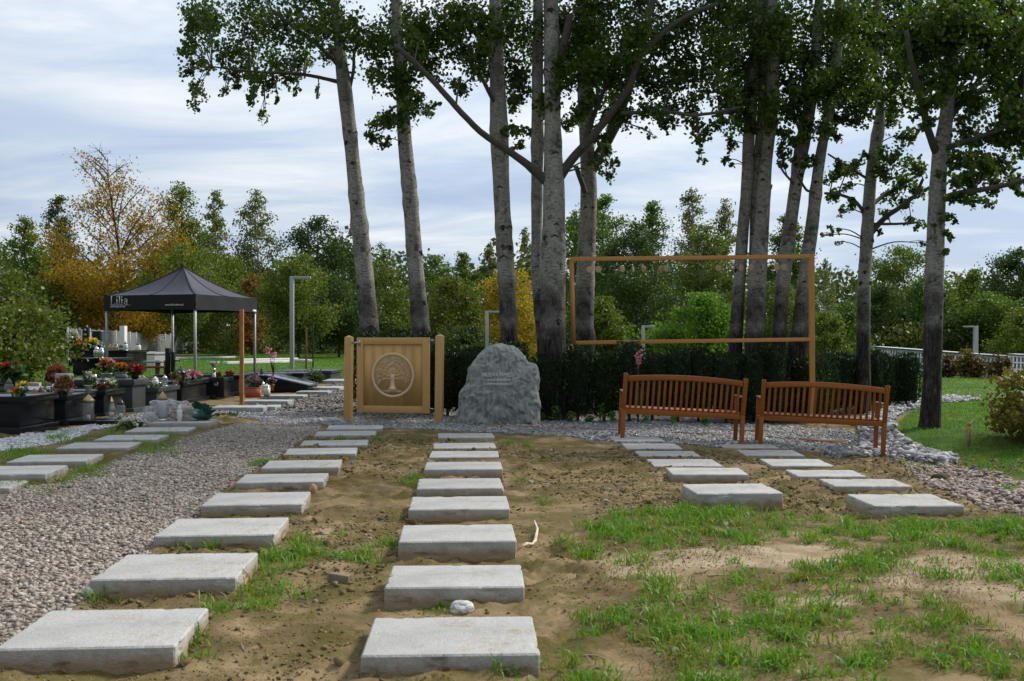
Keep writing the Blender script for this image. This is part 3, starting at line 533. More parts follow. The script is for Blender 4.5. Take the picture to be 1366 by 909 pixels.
# ================================================================== BENCHES
BW = {ax: M_wood('bench_wood_' + ax, (.20, .058, .008), (.40, .128, .020), ax, .36) for ax in 'xyz'}
def bench(label, loc, rz, tilt):
    L, t = 1.80, thing('garden_bench', label, 'bench', loc, rz, 'brown wooden benches facing the hedge')
    t.rotation_euler = (0, tilt, rz)
    hb = lambda z: -.10 * max(z - .40, 0) / .5         # back leans towards the camera side
    for s in (-1, 1):
        x = s * (L / 2 - .03); m = MB()
        for z0, z1 in ((-.15, .40), (.40, .93)):
            m.bar((x, hb(z0), z0), (x, hb(z1), z1), .06, .06, (0, 1, 0))
        m.bar((x, hb(.93), .93), (x, hb(.93), .945), .045, .045, (0, 1, 0))
        m.build('rear_leg', BW['z'], t, bev=.004)
        m = MB(); m.box((x - s * .0, .48, .24), (.058, .055, .80)); m.build('front_leg', BW['z'], t, bev=.004)
        m = MB(); m.box((x, .25, .660), (.065, .60, .028)); m.build('armrest', BW['y'], t, bev=.008)
        m = MB(); m.box((x, .255, .355), (.034, .40, .06)); m.build('side_rail', BW['y'], t, bev=.003)
    def arch(x): return .05 * (1 - (2 * x / L) ** 2)
    xs = np.linspace(-L / 2 + .065, L / 2 - .065, 18); m = MB()
    P = [(x, .815 + arch(x)) for x in xs] + [(x, .895 + arch(x)) for x in xs[::-1]]
    m.prism(P, -.022, .022); o = m.build('top_rail', BW['x'], t, bev=.006); o.location = (0, hb(.87), 0)
    m = MB(); m.box((0, -.0, .375), (L - .122, .036, .075)); m.build('back_rail', BW['x'], t, bev=.004)
    m = MB(); m.box((0, .46, .375), (L - .122, .030, .07)); m.build('front_rail', BW['x'], t, bev=.004)
    for k in range(20):
        x = -L / 2 + .12 + k * (L - .24) / 19; m = MB(); z1 = .83 + arch(x); m.bar((x, hb(.40), .41), (x, hb(z1), z1), .036, .014, (0, 1, 0)); m.build('back_slat', BW['z'], t, bev=.002)
    for k in range(6):
        m = MB(); m.box((0, .05 + k * .085, .424), (L - .13, .066, .02)); m.build('seat_slat', BW['x'], t, bev=.003)
    return t
b1, b2 = (1.60, 14.5), (3.62, 14.45)
def place_bench(label, uL, uR, vL, vR, Y, rz):
    a, b = W(uL, vL, Y), W(uR, vR, Y); c = (a + b) / 2; bench(label, (c.x, Y, c.z), rz, math.atan2(a.z - b.z, b.x - a.x))
place_bench('brown slatted bench beside the boulder, seen from behind', 829, 990, 583, 590.5, 14.6, -.03)
place_bench('brown slatted bench nearer the lone poplar, seen from behind', 1018, 1173, 592.5, 599.5, 14.55, -.13)

# ================================================================== WOODEN GATE
OAK = {ax: M_wood('oak_' + ax, (.47, .265, .085), (.66, .42, .16), ax, .5) for ax in 'xz'}
CARVE = M_wood('carved_oak', (.66, .47, .26), (.76, .57, .36), 'z', .6); RECESS = M_wood('carved_recess', (.46, .265, .095), (.62, .40, .17), 'z', .7)
STEEL = M_plain('galvanised_steel', (.42, .43, .44), .35, .9, var=.15)
ga, gb = W(464.5, 557.5, 17.35), W(585.5, 562.5, 17.0)
gt = thing('wooden_gate', 'free-standing oak gate with a carved round tree emblem between two posts', 'gate', ((ga.x + gb.x) / 2, (ga.y + gb.y) / 2, (ga.z + gb.z) / 2), math.atan2(gb.y - ga.y, gb.x - ga.x))
GW = (gb - ga).length
for s, hgt in ((-1, 1.46), (1, 1.50)):
    m = MB(); m.box((s * GW / 2, 0, hgt / 2 - .1), (.125, .125, hgt + .1)); x = s * GW / 2
    m.add([(x-.0625,-.0625,hgt-.05),(x+.0625,-.0625,hgt-.05),(x+.0625,.0625,hgt-.05),(x-.0625,.0625,hgt-.05),(x,0,hgt-.012)], np.array([(0,1,4),(1,2,4),(2,3,4),(3,0,4)]))
    o = m.build('post', OAK['z'], gt, bev=.006); o.rotation_euler.y = .012
    m = MB(); m.box((x, 0, hgt - .185), (.129, .129, .006)); m.build('post_groove', RECESS, o)
PW, PH, pz = 1.31, 1.30, .115
for k in range(6):
    m = MB(); w = (PW - .22) / 6; m.box((-PW / 2 + .11 + w * (k + .5), 0, pz + PH / 2), (w - .002, .03, PH - .2)); m.build('plank', OAK['z'], gt)
for s in (-1, 1):
    m = MB(); m.box((s * (PW / 2 - .06), 0, pz + PH / 2), (.12, .062, PH)); m.build('stile', OAK['z'], gt, bev=.005)
    m = MB(); m.box((0, 0, pz + PH / 2 + s * (PH / 2 - .06)), (PW - .242, .058, .12)); m.build('rail', OAK['x'], gt, bev=.005)
emb = MB(); cz = pz + PH / 2 + .0; n = 64
for k in range(n):                                   # raised ring
    a, b = 2 * PI * k / n, 2 * PI * (k + 1) / n; V = []
    for q in (a, b):
        for r_, y in ((.342, -.0155), (.350, -.028), (.386, -.028), (.388, -.0155)): V.append((r_ * math.cos(q), y, cz + r_ * math.sin(q)))
    emb.add(V, np.array([(0,4,5,1),(1,5,6,2),(2,6,7,3)]))
emblem = emb.build('carved_ring', CARVE, gt)
m = MB(); m.prism([(.342 * math.cos(2 * PI * k / 48), cz + .342 * math.sin(2 * PI * k / 48)) for k in range(48)], -.0185, -.013); m.build('recess_disc', RECESS, emblem)
m = MB(); rr = random.Random(5)
def twig(x, z, a, L, w, lev):
    x2, z2 = x + math.sin(a) * L, z + math.cos(a) * L
    if math.hypot(x2, z2) > .338: return
    xm, zm = (x + x2) / 2 + rr.uniform(-.06, .06) * L, (z + z2) / 2
    m.tube([(x, -.022, cz + z), (xm, -.022, cz + zm), (x2, -.022, cz + z2)], [w, w * .85, w * .66], 5, flat=.8)
    if lev:
        for q in ((-.38, .36) if lev < 3 else (-.5, -.05, .46)):
            twig(x2, z2, a + q + rr.uniform(-.18, .18) + (.05 if a > 0 else -.05), L * rr.uniform(.66, .86), w * .68, lev - 1)
m.prism([(-.10, cz - .245), (-.055, cz - .225), (-.036, cz - .15), (-.030, cz - .05), (-.045, cz + .02), (.045, cz + .02), (.030, cz - .05), (.036, cz - .15), (.055, cz - .225), (.10, cz - .245)], -.036, -.018)
for a, L, z in ((-1.55,.13,-.06),(-1.25,.13,-.03),(-.95,.12,0),(-.62,.12,.02),(-.25,.12,.02),(.12,.13,.02),(.5,.12,.02),(.85,.12,0),(1.2,.13,-.03),(1.5,.13,-.06)): twig(0.0, z, a, L, .011, 4)
for k in range(15):
    a = -1.25 + k * .18; x0 = .02 * a; m.tube([(x0, -.022, cz - .235), (.10 * a, -.022, cz - .265 - .012 * (k % 3)), (.19 * a, -.022, cz - .275 - .018 * ((k * 2) % 3) + .012 * abs(a))], [.008, .006, .003], 5)
m.build('carved_tree', CARVE, emblem)
m = MB(); m.box((-PW / 2 - .02, -.035, pz + PH - .09), (.17, .012, .03)); m.box((-PW / 2 + .055, -.036, pz + PH - .09), (.035, .014, .09)); m.build('hinge', STEEL, gt)
for z in (PH - .05, .08):
    m = MB(); m.box((PW / 2 + .03, 0, pz + z), (.12, .02, .025)); m.build('hinge', STEEL, gt)

# ================================================================== BOULDER
OUT = [(660,458.6),(671,458),(680,461),(688,465),(696,472),(706,483.6),(717,488),(719.4,498.6),(720.5,506),(719.2,513),(718.4,524),(720,533),(722,541.5),(721,552),(721,561.5),(719,580),(665,588),(607,584),(608.6,560),(609.5,552),(611,544),(610.5,535),(611.5,527),(617,518),(621.5,511.5),(622.5,502),(624,493),(630,484),(636,475.7),(642,470),(647,465.7),(653,461)]
YB = 16.9; bp = np.array([tuple(W(u, v, YB)) for u, v in OUT])[:, [0, 2]]; bc = np.array(W(664, 520, YB))[[0, 2]]
th = np.arctan2(bp[:, 1] - bc[1], bp[:, 0] - bc[0]); rad = np.hypot(*(bp - bc).T); od = np.argsort(th)
NA, NR = 220, 46; A = np.linspace(-PI, PI, NA, endpoint=False); RR = np.interp(A, th[od], rad[od], period=2 * PI)
ph = np.linspace(-1, 1, NR * 2); V = []
for q in ph:                                         # from the front pole to the rear pole
    s = math.cos(q * PI / 2); rho = s ** .55; y = math.copysign(1 - (1 - abs(math.sin(q * PI / 2))), q) * .34
    V.append(np.stack([RR * rho * np.cos(A), np.full(NA, y), RR * rho * np.sin(A)], -1))
V = np.array(V).reshape(-1, 3)
def facets(x, y, z, sc, s):                          # broken planar facets: distance-free voronoi steps
    P = np.random.default_rng(s).uniform(-1, 1, (200, 3)); nrm = np.random.default_rng(s + 1).normal(size=(200, 3)); nrm /= np.linalg.norm(nrm, axis=1, keepdims=True)
    Q = np.stack([x, y, z], -1); d = ((Q[:, None] - P[None] * np.array([.8, .4, .8])) ** 2).sum(-1); k = d.argmin(1)
    return ((Q - P[k] * np.array([.8, .4, .8])) * nrm[k]).sum(-1)
fc = facets(*V.T, 1, 4); ridge = 1 - np.abs(2 * fbm(V[:, 0] * 2.6, V[:, 1] * 2.6, V[:, 2] * 2.2, 5, 61) - 1); small = fbm(V[:, 0] * 11, V[:, 1] * 11, V[:, 2] * 7, 4, 71) - .5
flat_zone = np.exp(-((V[:, 0] + .02) / .34) ** 2 - ((V[:, 2] - .16) / .17) ** 2) * (V[:, 1] < 0)
fine_ = fbm(V[:, 0] * 26, V[:, 1] * 26, V[:, 2] * 18, 3, 81) - .5; edge = np.clip(np.abs(V[:, 1]) / .2, .45, 1)
ridge2 = 1 - np.abs(2 * fbm(V[:, 0] * 5.5, V[:, 1] * 5.5, V[:, 2] * 4, 4, 63) - 1)
disp = (.16 * fc + .05 * (ridge - .75) + .06 * (ridge2 - .75) + .07 * small + .085 * fine_) * (1 - .75 * flat_zone) * edge
N = V / (np.linalg.norm(V * np.array([1, 3, 1]), axis=1, keepdims=True) + 1e-6) * np.array([1, 9, 1]); N /= np.linalg.norm(N, axis=1, keepdims=True) + 1e-6
Vd = V + N * disp[:, None]
slope = .10 * (Vd[:, 2] + .3); Vd[:, 1] += slope       # the face leans back a little
mb = MB(); i = np.arange(NR * 2 - 1)[:, None] * NA; j = np.arange(NA)[None]; j2 = (j + 1) % NA
mb.add(Vd, np.stack([i + j, i + NA + j, i + NA + j2, i + j2], -1).reshape(-1, 4))
bo = thing('engraved_boulder', 'grey-green rough boulder engraved with small white letters, beside the oak gate', 'boulder', (bc[0], YB + .25, bc[1]))
ob = mb.build('stone_body', M_rock('greenstone'), bo, smooth=False)
def front_y(x, z, rmax=.10):
    d = np.hypot(Vd[:, 0] - x, Vd[:, 2] - z); k = (d < rmax) & (Vd[:, 1] < .1); return float(Vd[k, 1].min()) if k.any() else -.4
LETTER = M_plain('white_lettering', (.82, .83, .81), .6, var=.08)
def text(name, body, size, M, mat, parent=None, align='CENTER', ext=.002, space=1.0):
    cu = bpy.data.curves.new(name, 'FONT'); cu.body = body; cu.size = size; cu.align_x = align; cu.extrude = ext; cu.space_character = space
    tmp = bpy.data.objects.new('tmp', cu); COL.objects.link(tmp); bpy.context.view_layer.update()
    me = bpy.data.meshes.new_from_object(tmp.evaluated_get(bpy.context.evaluated_depsgraph_get())); bpy.data.objects.remove(tmp)
    o = bpy.data.objects.new(name, me); COL.objects.link(o); me.materials.clear(); me.materials.append(mat); o.parent = parent; o.matrix_local = M; return o
for body, u, v, sz, wd in (('DRZEWA PAMIĘCI', 664, 502.3, .088, 42), ('A KOLUMBARIUM', 665.5, 508.2, .046, 30), ('I WSPOMNIENIA BLISKICH', 665.5, 513.6, .052, 36)):
    p = W(u, v, YB); x, z = p.x - bc[0], p.z - bc[1]
    ys = [front_y(x + q, z + .02, .06) for q in np.linspace(-.26, .26, 9)]
    tl = text('lettering', body, sz, Matrix.Translation((x, min(ys) - .004, z)) @ Matrix.Rotation(PI / 2, 4, 'X'), LETTER, bo, ext=.006)
    k_ = wd / F * YB / max(v_.co.x for v_ in tl.data.vertices) / 2; tl.matrix_local = Matrix.Translation((x, min(ys) - .006, z)) @ Matrix.Rotation(PI / 2, 4, 'X') @ Matrix.Diagonal((k_, 1, 1, 1))

# ================================================================== MEMORIAL FRAME WITH DISCS
FRW = {ax: M_wood('frame_pine_' + ax, (.48, .21, .055), (.66, .34, .11), ax, .5) for ax in 'xz'}
FY = 18.35; a, b = W(762.5, 346, FY), W(1082.5, 342.5, FY); a2, b2 = W(765, 457.5, FY), W(1083, 453, FY)
fr = thing('memorial_frame', 'tall open orange-brown timber frame standing over the yew hedge', 'frame', ((a.x + b.x) / 2, FY, 0)); fx = (a.x + b.x) / 2
m = MB(); m.bar((a.x - fx - .03, 0, a.z), (b.x - fx + .03, 0, b.z), .07, .075); m.build('top_bar', FRW['x'], fr, bev=.004)
m = MB(); m.bar((a2.x - fx + .04, -.003, a2.z), (b2.x - fx - .045, -.003, b2.z), .07, .07); m.build('bottom_bar', FRW['x'], fr, bev=.004)
m = MB(); m.bar((a.x - fx, .002, a.z - .04), (a2.x - fx, .002, a2.z - .035), .08, .07, (0, 1, 0)); m.bar((a2.x - fx, .002, a2.z - .035), (a2.x - fx + .01, .002, -.25), .08, .07, (0, 1, 0)); m.build('post', FRW['z'], fr)
m = MB(); m.bar((b.x - fx, .002, b.z + .038), (b2.x - fx + .01, .002, -.35), .095, .075, (0, 1, 0)); m.build('post', FRW['z'], fr, bev=.004)
DISC = M_wood('disc_wood', (.40, .27, .14), (.56, .42, .25), 'x', .7)
DL = [(787,.25,1,'brown wooden disc hanging leftmost under the top bar, against the poplar trunk'),(798,.15,0,'pale wooden disc hanging just right of the leftmost brown disc'),(829,.6,0,'pale tilted wooden disc hanging third from the left'),(844,1.15,0,'narrow slanting wooden disc between two pale discs'),(859.5,.75,0,'pale wooden disc hanging just left of the touching pair'),(883,.5,0,'left disc of the touching pair of wooden discs'),(888.5,.7,0,'right disc of the touching pair of wooden discs'),(959,.3,1,'small dull brown disc hanging alone right of the gap'),(988,.7,1,'brown disc hanging against the left poplar of the right group'),(1003,.6,0,'tilted pale disc in front of the twin trunks'),(1017,1.45,0,'wooden disc seen edge-on in front of the twin trunks'),(1035,.4,1,'dull brown disc second from the right end of the bar'),(1045,.1,0,'brightest round wooden disc, rightmost under the top bar')]
for u, rz, dk, lab in DL:
    f = (u - 762.5) / 320; tz = a.z + (b.z - a.z) * f - .038; p = W(u, 358, FY - (.02 if u != 888.5 else .05))
    t = thing('wooden_disc', lab, 'wooden disc', (p.x, p.y, tz), rz, 'wooden discs hung from the frame')
    m = MB(); k = 20; P = [(.062 * math.cos(2*PI*q/k), .062 * math.sin(2*PI*q/k) - .155) for q in range(k)]; m.prism(P, -.007, .007); o = m.build('disc', DISC, t, bev=.002)
    o.rotation_euler = (rng.uniform(-.15, .15), rng.uniform(-.4, .4) * .2, 0)
    m = MB(); m.tube([(0, 0, .0), (0, 0, -.1)], [.0025, .0025], 4); m.build('string', DISC, t)

# ================================================================== LAMPS
LAMPM = M_plain('lamp_aluminium', (.40, .41, .42), .4, .3, var=.06)
def lamp(label, u, vb, vt, Y, arm_u, w=.16):
    p, q, e = W(u, vb, Y), W(u, vt, Y), W(arm_u, vt, Y); L = q.z - p.z; s = 1 if e.x > p.x else -1
    t = thing('street_lamp', label, 'lamp', (p.x, Y, p.z), 0, 'angled lamp posts')
    m = MB(); m.box((0, 0, L / 2 - .2), (w, w, L + .4)); m.build('pole', LAMPM, t, bev=.01)
    m = MB(); A = abs(e.x - p.x); m.box((s * (w / 2 + A / 2), 0, L - .055), (A, w * .9, .11)); m.build('arm', LAMPM, t, bev=.01)
    m = MB(); m.box((s * (w / 2 + A * .7), 0, L - .1125), (A * .45, w * .6, .012)); m.build('light_panel', M_plain('lamp_glass', (.75, .76, .76), .3), t)
lamp('tall grey angled lamp post right of the black tent', 389.5, 497, 369, 41, 412)
lamp('small distant lamp post between the two left poplar pairs', 649.5, 482, 415, 56, 665, .18)
lamp('tiny distant lamp post seen through the timber frame', 858, 490, 434.5, 50, 871, .16)
lamp('distant lamp post on the right above the white niche wall', 1301.5, 503, 435, 79, 1287.5, .30)

# ================================================================== TENT
BLK = M_plain('tent_fabric', (.010, .010, .014), .75, var=.35, scale=2.5); ROOFM = M_plain('tent_roof_fabric', (.036, .036, .052), .62, var=.2, scale=2, bump=.15); SEAM = M_plain('tent_seam', (.006, .006, .008), .8)
ALU = M_plain('tent_leg', (.40, .41, .42), .45, .25, var=.1)
fc_ = np.array((-9.08, 28.5)); dl = np.array((-2.85, .93)); dr = np.array((.93, 2.85)); cz0 = gz1(-9.1, 28.5)
ang = math.atan2(-dl[1], -dl[0]); ctr = fc_ + (dl + dr) / 2
tt = thing('canopy_tent', 'black pop-up canopy tent with white lettering on its valance', 'tent', (ctr[0], ctr[1], 0), ang)
S = 1.58; zE, zB, zA = 2.77, 2.32, 3.70
n = 12; sq = [(-S, -S), (S, -S), (S, S), (-S, S)]
m = MB(); rings = []
for q in range(n + 1):
    r_ = 1 - q / n; z = zE + (zA - zE) * (1 - r_) ** 1.42
    ring = []
    for k in range(4):
        (x0, y0), (x1, y1) = sq[k], sq[(k + 1) % 4]
        for f in np.arange(8) / 8:
            sag = -.045 * math.sin(f * PI) * r_ * (1 - r_) * 4
            ring.append(((x0 + (x1 - x0) * f) * max(r_, .012), (y0 + (y1 - y0) * f) * max(r_, .012), z + sag))
    rings.append(ring)
Vr = np.array(rings).reshape(-1, 3); i = np.arange(n)[:, None] * 32; j = np.arange(32)[None]; j2 = (j + 1) % 32
m.add(Vr, np.stack([i + j, i + j2, i + 32 + j2, i + 32 + j], -1).reshape(-1, 4)); m.add([(0, 0, zA + .01)] + [tuple(p) for p in rings[-1]], np.array([(0, 1 + k, 1 + (k + 1) % 32) for k in range(32)]))
m.build('roof', ROOFM, tt, smooth=True)
for k in range(8):
    c = k * 4; m = MB(); m.tube([np.array(r_[c]) + (0, 0, .006) for r_ in rings], .012 if k % 2 else .016, 5); m.build('seam', SEAM, tt)
m = MB(); m.tube([(0, 0, zA - .02), (0, 0, zA + .05), (0, 0, zA + .09)], [.05, .04, .01], 8); m.build('finial', SEAM, tt)
for k in range(4):
    (x0, y0), (x1, y1) = sq[k], sq[(k + 1) % 4]; nn = 16; V = []
    for f in np.linspace(0, 1, nn):
        w_ = .012 * math.sin(f * 19 + k); nx_, ny_ = (y1 - y0) / (2 * S), -(x1 - x0) / (2 * S)
        for z in (zE + .005, (zE + zB) / 2, zB + .03 * math.sin(f * PI)): V.append((x0 + (x1 - x0) * f + nx_ * (.004 + w_ * (z < 2.7)), y0 + (y1 - y0) * f + ny_ * (.004 + w_ * (z < 2.7)), z))
    m = MB(); i = np.arange(nn - 1)[:, None] * 3; j = np.arange(2)[None]; m.add(V, np.stack([i + j, i + 3 + j, i + 4 + j, i + 1 + j], -1).reshape(-1, 4)); m.build('valance', BLK, tt)
for x, y in sq:
    m = MB(); zb = gz1(*(ctr + Matrix.Rotation(ang, 2) @ Vector((x * .97, y * .97)))) - .02; m.box2((x * .97 - .03, y * .97 - .03, zb), (x * .97 + .03, y * .97 + .03, 2.7)); o = m.build('leg', ALU, tt)
    m = MB(); m.box((x * .97, y * .97, zb + .03), (.12, .12, .02)); m.build('foot_plate', ALU, o)
for k in range(4):
    p, q = Vector((*sq[k], 0)) * .96, Vector((*sq[(k + 1) % 4], 0)) * .96; m = MB(); mid = (p + q) / 2
    m.bar(p + Vector((0, 0, 2.66)), mid + Vector((0, 0, 2.45)), .025, .015); m.bar(mid + Vector((0, 0, 2.45)), q + Vector((0, 0, 2.66)), .025, .015); m.build('truss', ALU, tt)
m = MB(); m.box((S - .10, -S - .0, zB + .10), (.01, .01, .01))
m = MB(); m.box((S + .012, S - .16, zB + .06), (.008, .20, .07)); m.build('care_tag', LETTER, tt)
# serif lettering: L i l i a
g = MB(); yF = -S - .022
def rc(x0, z0, x1, z1): g.box2((x0, yF - .004, z0), (x1, yF, z1))
sx, sz = .0, 2.5; h = .26
def stem(x, hh, top=True): rc(x, sz, x + .032, sz + hh); rc(x - .022, sz, x + .054, sz + .013); (rc(x - .024, sz + hh - .013, x + .032, sz + hh) if top else None)
X0 = -1.32
stem(X0, h); rc(X0 - .022, sz + h - .013, X0 + .056, sz + h); rc(X0, sz, X0 + .15, sz + .013); rc(X0 + .138, sz, X0 + .15, sz + .05)
for q, hh in ((.20, .17), (.285, h), (.37, .17)):
    stem(X0 + q, hh)
    if hh < .2: g.prism([(X0 + q + .014 + .021 * math.cos(2*PI*w/10), sz + .225 + .021 * math.sin(2*PI*w/10)) for w in range(10)], yF - .004, yF)
ax = X0 + .47; rc(ax + .075, sz + .012, ax + .105, sz + .135); rc(ax + .09, sz, ax + .13, sz + .014)
for w in range(14):
    for (cx, cz_, rx, rz_, a0, a1) in ((.052, .120, .050, .048, 0, PI), (.050, .052, .046, .045, .25 * PI, 1.7 * PI)):
        p, q = a0 + (a1 - a0) * w / 14, a0 + (a1 - a0) * (w + 1) / 14
        g.prism([(ax + cx + (rx - .011) * math.cos(p), sz + cz_ + (rz_ - .009) * math.sin(p)), (ax + cx + (rx + .011) * math.cos(p), sz + cz_ + (rz_ + .009) * math.sin(p)), (ax + cx + (rx + .011) * math.cos(q), sz + cz_ + (rz_ + .009) * math.sin(q)), (ax + cx + (rx - .011) * math.cos(q), sz + cz_ + (rz_ - .009) * math.sin(q))], yF - .004, yF)
rc(X0 - .02, sz - .022, X0 + .70, sz - .014)
g.build('lettering', M_plain('tent_print', (.62, .63, .63), .6, var=.05), tt)
text('lettering', 'zakład pogrzebowy', .068, Matrix.Translation((X0 - .02, yF - .003, sz - .075)) @ Matrix.Rotation(PI / 2, 4, 'X'), LETTER, tt, 'LEFT', .001)
text('lettering', 'www.lilia.krakow.pl', .080, Matrix.Translation((.56, yF - .003, sz - .045)) @ Matrix.Rotation(PI / 2, 4, 'X'), LETTER, tt, 'LEFT', .001)

# ================================================================== FENCES AND WALLS
FEN = M_plain('fence_mesh', (.32, .33, .33), .6, .2, var=.1); POSTM = M_plain('fence_post', (.30, .31, .31), .55, .2)
def mesh_fence(label, pts, h, seg, nm, wire_v, wire_h, mat, rw, step=True):
    t = thing(nm, label, 'fence', (pts[0][0], pts[0][1], 0)); o0 = Vector((pts[0][0], pts[0][1], 0)); pm = MB()
    for (x0, y0), (x1, y1) in zip(pts, pts[1:]):
        L = math.hypot(x1 - x0, y1 - y0); k = max(1, int(L / seg))
        for q in range(k):
            p = Vector((x0 + (x1 - x0) * q / k, y0 + (y1 - y0) * q / k, 0)); e = Vector((x0 + (x1 - x0) * (q + 1) / k, y0 + (y1 - y0) * (q + 1) / k, 0)); zb = gz1(p.x, p.y); z2 = zb if step else gz1(e.x, e.y)
            p, e = p - o0, e - o0
            m = MB(); m.box((p.x, p.y, zb + h / 2), (.09, .09, h + .25)); m.build('post', POSTM, t)
            m = MB()
            for w in range(wire_v + 1): c = p.lerp(e, w / wire_v); m.tube([(c.x, c.y, zb + .05), (c.x, c.y, zb + h)], rw, 4, False)
            for w in range(wire_h + 1): m.tube([(p.x, p.y, zb + .05 + (h - .05) * w / wire_h), (e.x, e.y, z2 + .05 + (h - .05) * w / wire_h)], rw * (1.0 if w % wire_h else 2.2), 4, False)
            m.build('mesh_panel', mat, t)
mesh_fence('grey stepped wire panel fence running behind the left tombs', [(-25.0, 56.0), (-31.5, 86.0), (-37.0, 118.0), (-41.0, 138.0)], 1.95, 2.8, 'panel_fence', 40, 9, FEN, .013)
mesh_fence('thin dark green wire fence beyond the lawn, under the trees', [(-36.5, 122.0), (-16.0, 108.0), (-5, 104)], 2.0, 3.4, 'wire_fence', 16, 8, M_plain('green_wire', (.035, .06, .045), .6), .016)
NIW = M_plain('niche_white', (.66, .67, .68), .7, var=.08, scale=2); NID = M_plain('niche_plate', (.07, .075, .085), .25, var=.3); CAP = M_plain('niche_cap', (.10, .10, .11), .6)
def niche_wall(label, uL, vLt, YL, uR, vRt, YR, h, rows, cols):
    p, q = W(uL, vLt, YL), W(uR, vRt, YR); L = (Vector((q.x, q.y, 0)) - Vector((p.x, p.y, 0))).length; rz = math.atan2(q.y - p.y, q.x - p.x)
    t = thing('niche_wall', label, 'columbarium', (p.x, p.y, (p.z + q.z) / 2 - h), rz, 'white urn niche walls'); t.rotation_euler = (0, -math.atan2(q.z - p.z, L), rz)
    m = MB(); m.box((L / 2, .35, h / 2 - .2), (L, .5, h + .36)); m.build('wall_body', NIW, t)
    m = MB(); m.box((L / 2, .30, h + .05), (L + .1, .75, .10)); m.build('coping', CAP, t)
    m = MB(); m.box((L / 2, .30, h + .115), (L + .14, .8, .03)); m.build('coping_top', NIW, t)
    cw, rh = L / cols, h / rows
    for r_ in range(rows + 1): m = MB(); m.box((L / 2, .04, r_ * rh - (.06 if r_ == rows else 0)), (L, .12, .12)); m.build('shelf_band', NIW, t)
    for c in range(cols + 1): m = MB(); m.box((c * cw, .045, h / 2), (cw * .42 if c % 5 else cw * .75, .10, h)); m.build('pier', NIW, t)
    m = MB()
    for r_ in range(rows):
        for c in range(cols): m.box(((c + .5) * cw, .092, (r_ + .5) * rh), (cw * .6, .012, rh * .74))
    tag(m.build('niche_plate', NID, t), kind='stuff')
niche_wall('longest white urn niche wall, partly behind the lone poplar', 1166, 460, 92, 1331, 471.5, 74, 2.15, 4, 40)
niche_wall('shorter white urn niche wall at the right picture edge', 1346, 473, 77, 1420, 477, 72, 2.1, 4, 14)
niche_wall('low white wall end seen left of the long niche wall', 1128, 463, 99, 1160, 464, 96, 1.9, 4, 7)
for nm, lab, u, vt, vb, Y, w, c in (('thin_post','thin rust-brown post standing in the grass right of the lamp', 408.5, 437, 498, 38, .06, (.16,.07,.03)),('thin_post','thin black pole with a pale top on the lawn', 417.5, 430, 487, 50, .06, (.02,.02,.02)),('timber_post','slim orange-brown timber post in front of the tent', 322.5, 413, 538, 20.4, .075, (.36,.14,.045))):
    p, q = W(u, vb, Y), W(u, vt, Y); m = MB(); m.box((0, 0, (q.z - p.z) / 2 - .1), (w, w, q.z - p.z + .2)); tag(m.build(nm, M_plain(nm + '_paint', c, .6), bev=.006, loc=p), lab, 'post')
WHK = M_plain('white_kerb', (.62, .61, .58), .8, var=.12, scale=2)
for lab, u0, v0, u1, v1, Y in (('long white concrete kerb on the lawn behind the cross',232,480,312,478.5,62),('white concrete kerb on the lawn right of the timber post',322,482.5,395,481,60),('low white kerb in front of the lamp base',300,487,388,484.5,52),('short white kerb pieces right of the lamp',396,483,414,484,56),('pale concrete kerb behind the rear tombs',170,486,236,484,50)):
    a_, b_ = gp(u0, v0), gp(u1, v1); m = MB(); m.bar((a_.x, a_.y, gz1(a_.x, a_.y) + .10), (b_.x, b_.y, gz1(b_.x, b_.y) + .10), .35, .16); tag(m.build('kerb', WHK, bev=.02), lab, 'kerb')
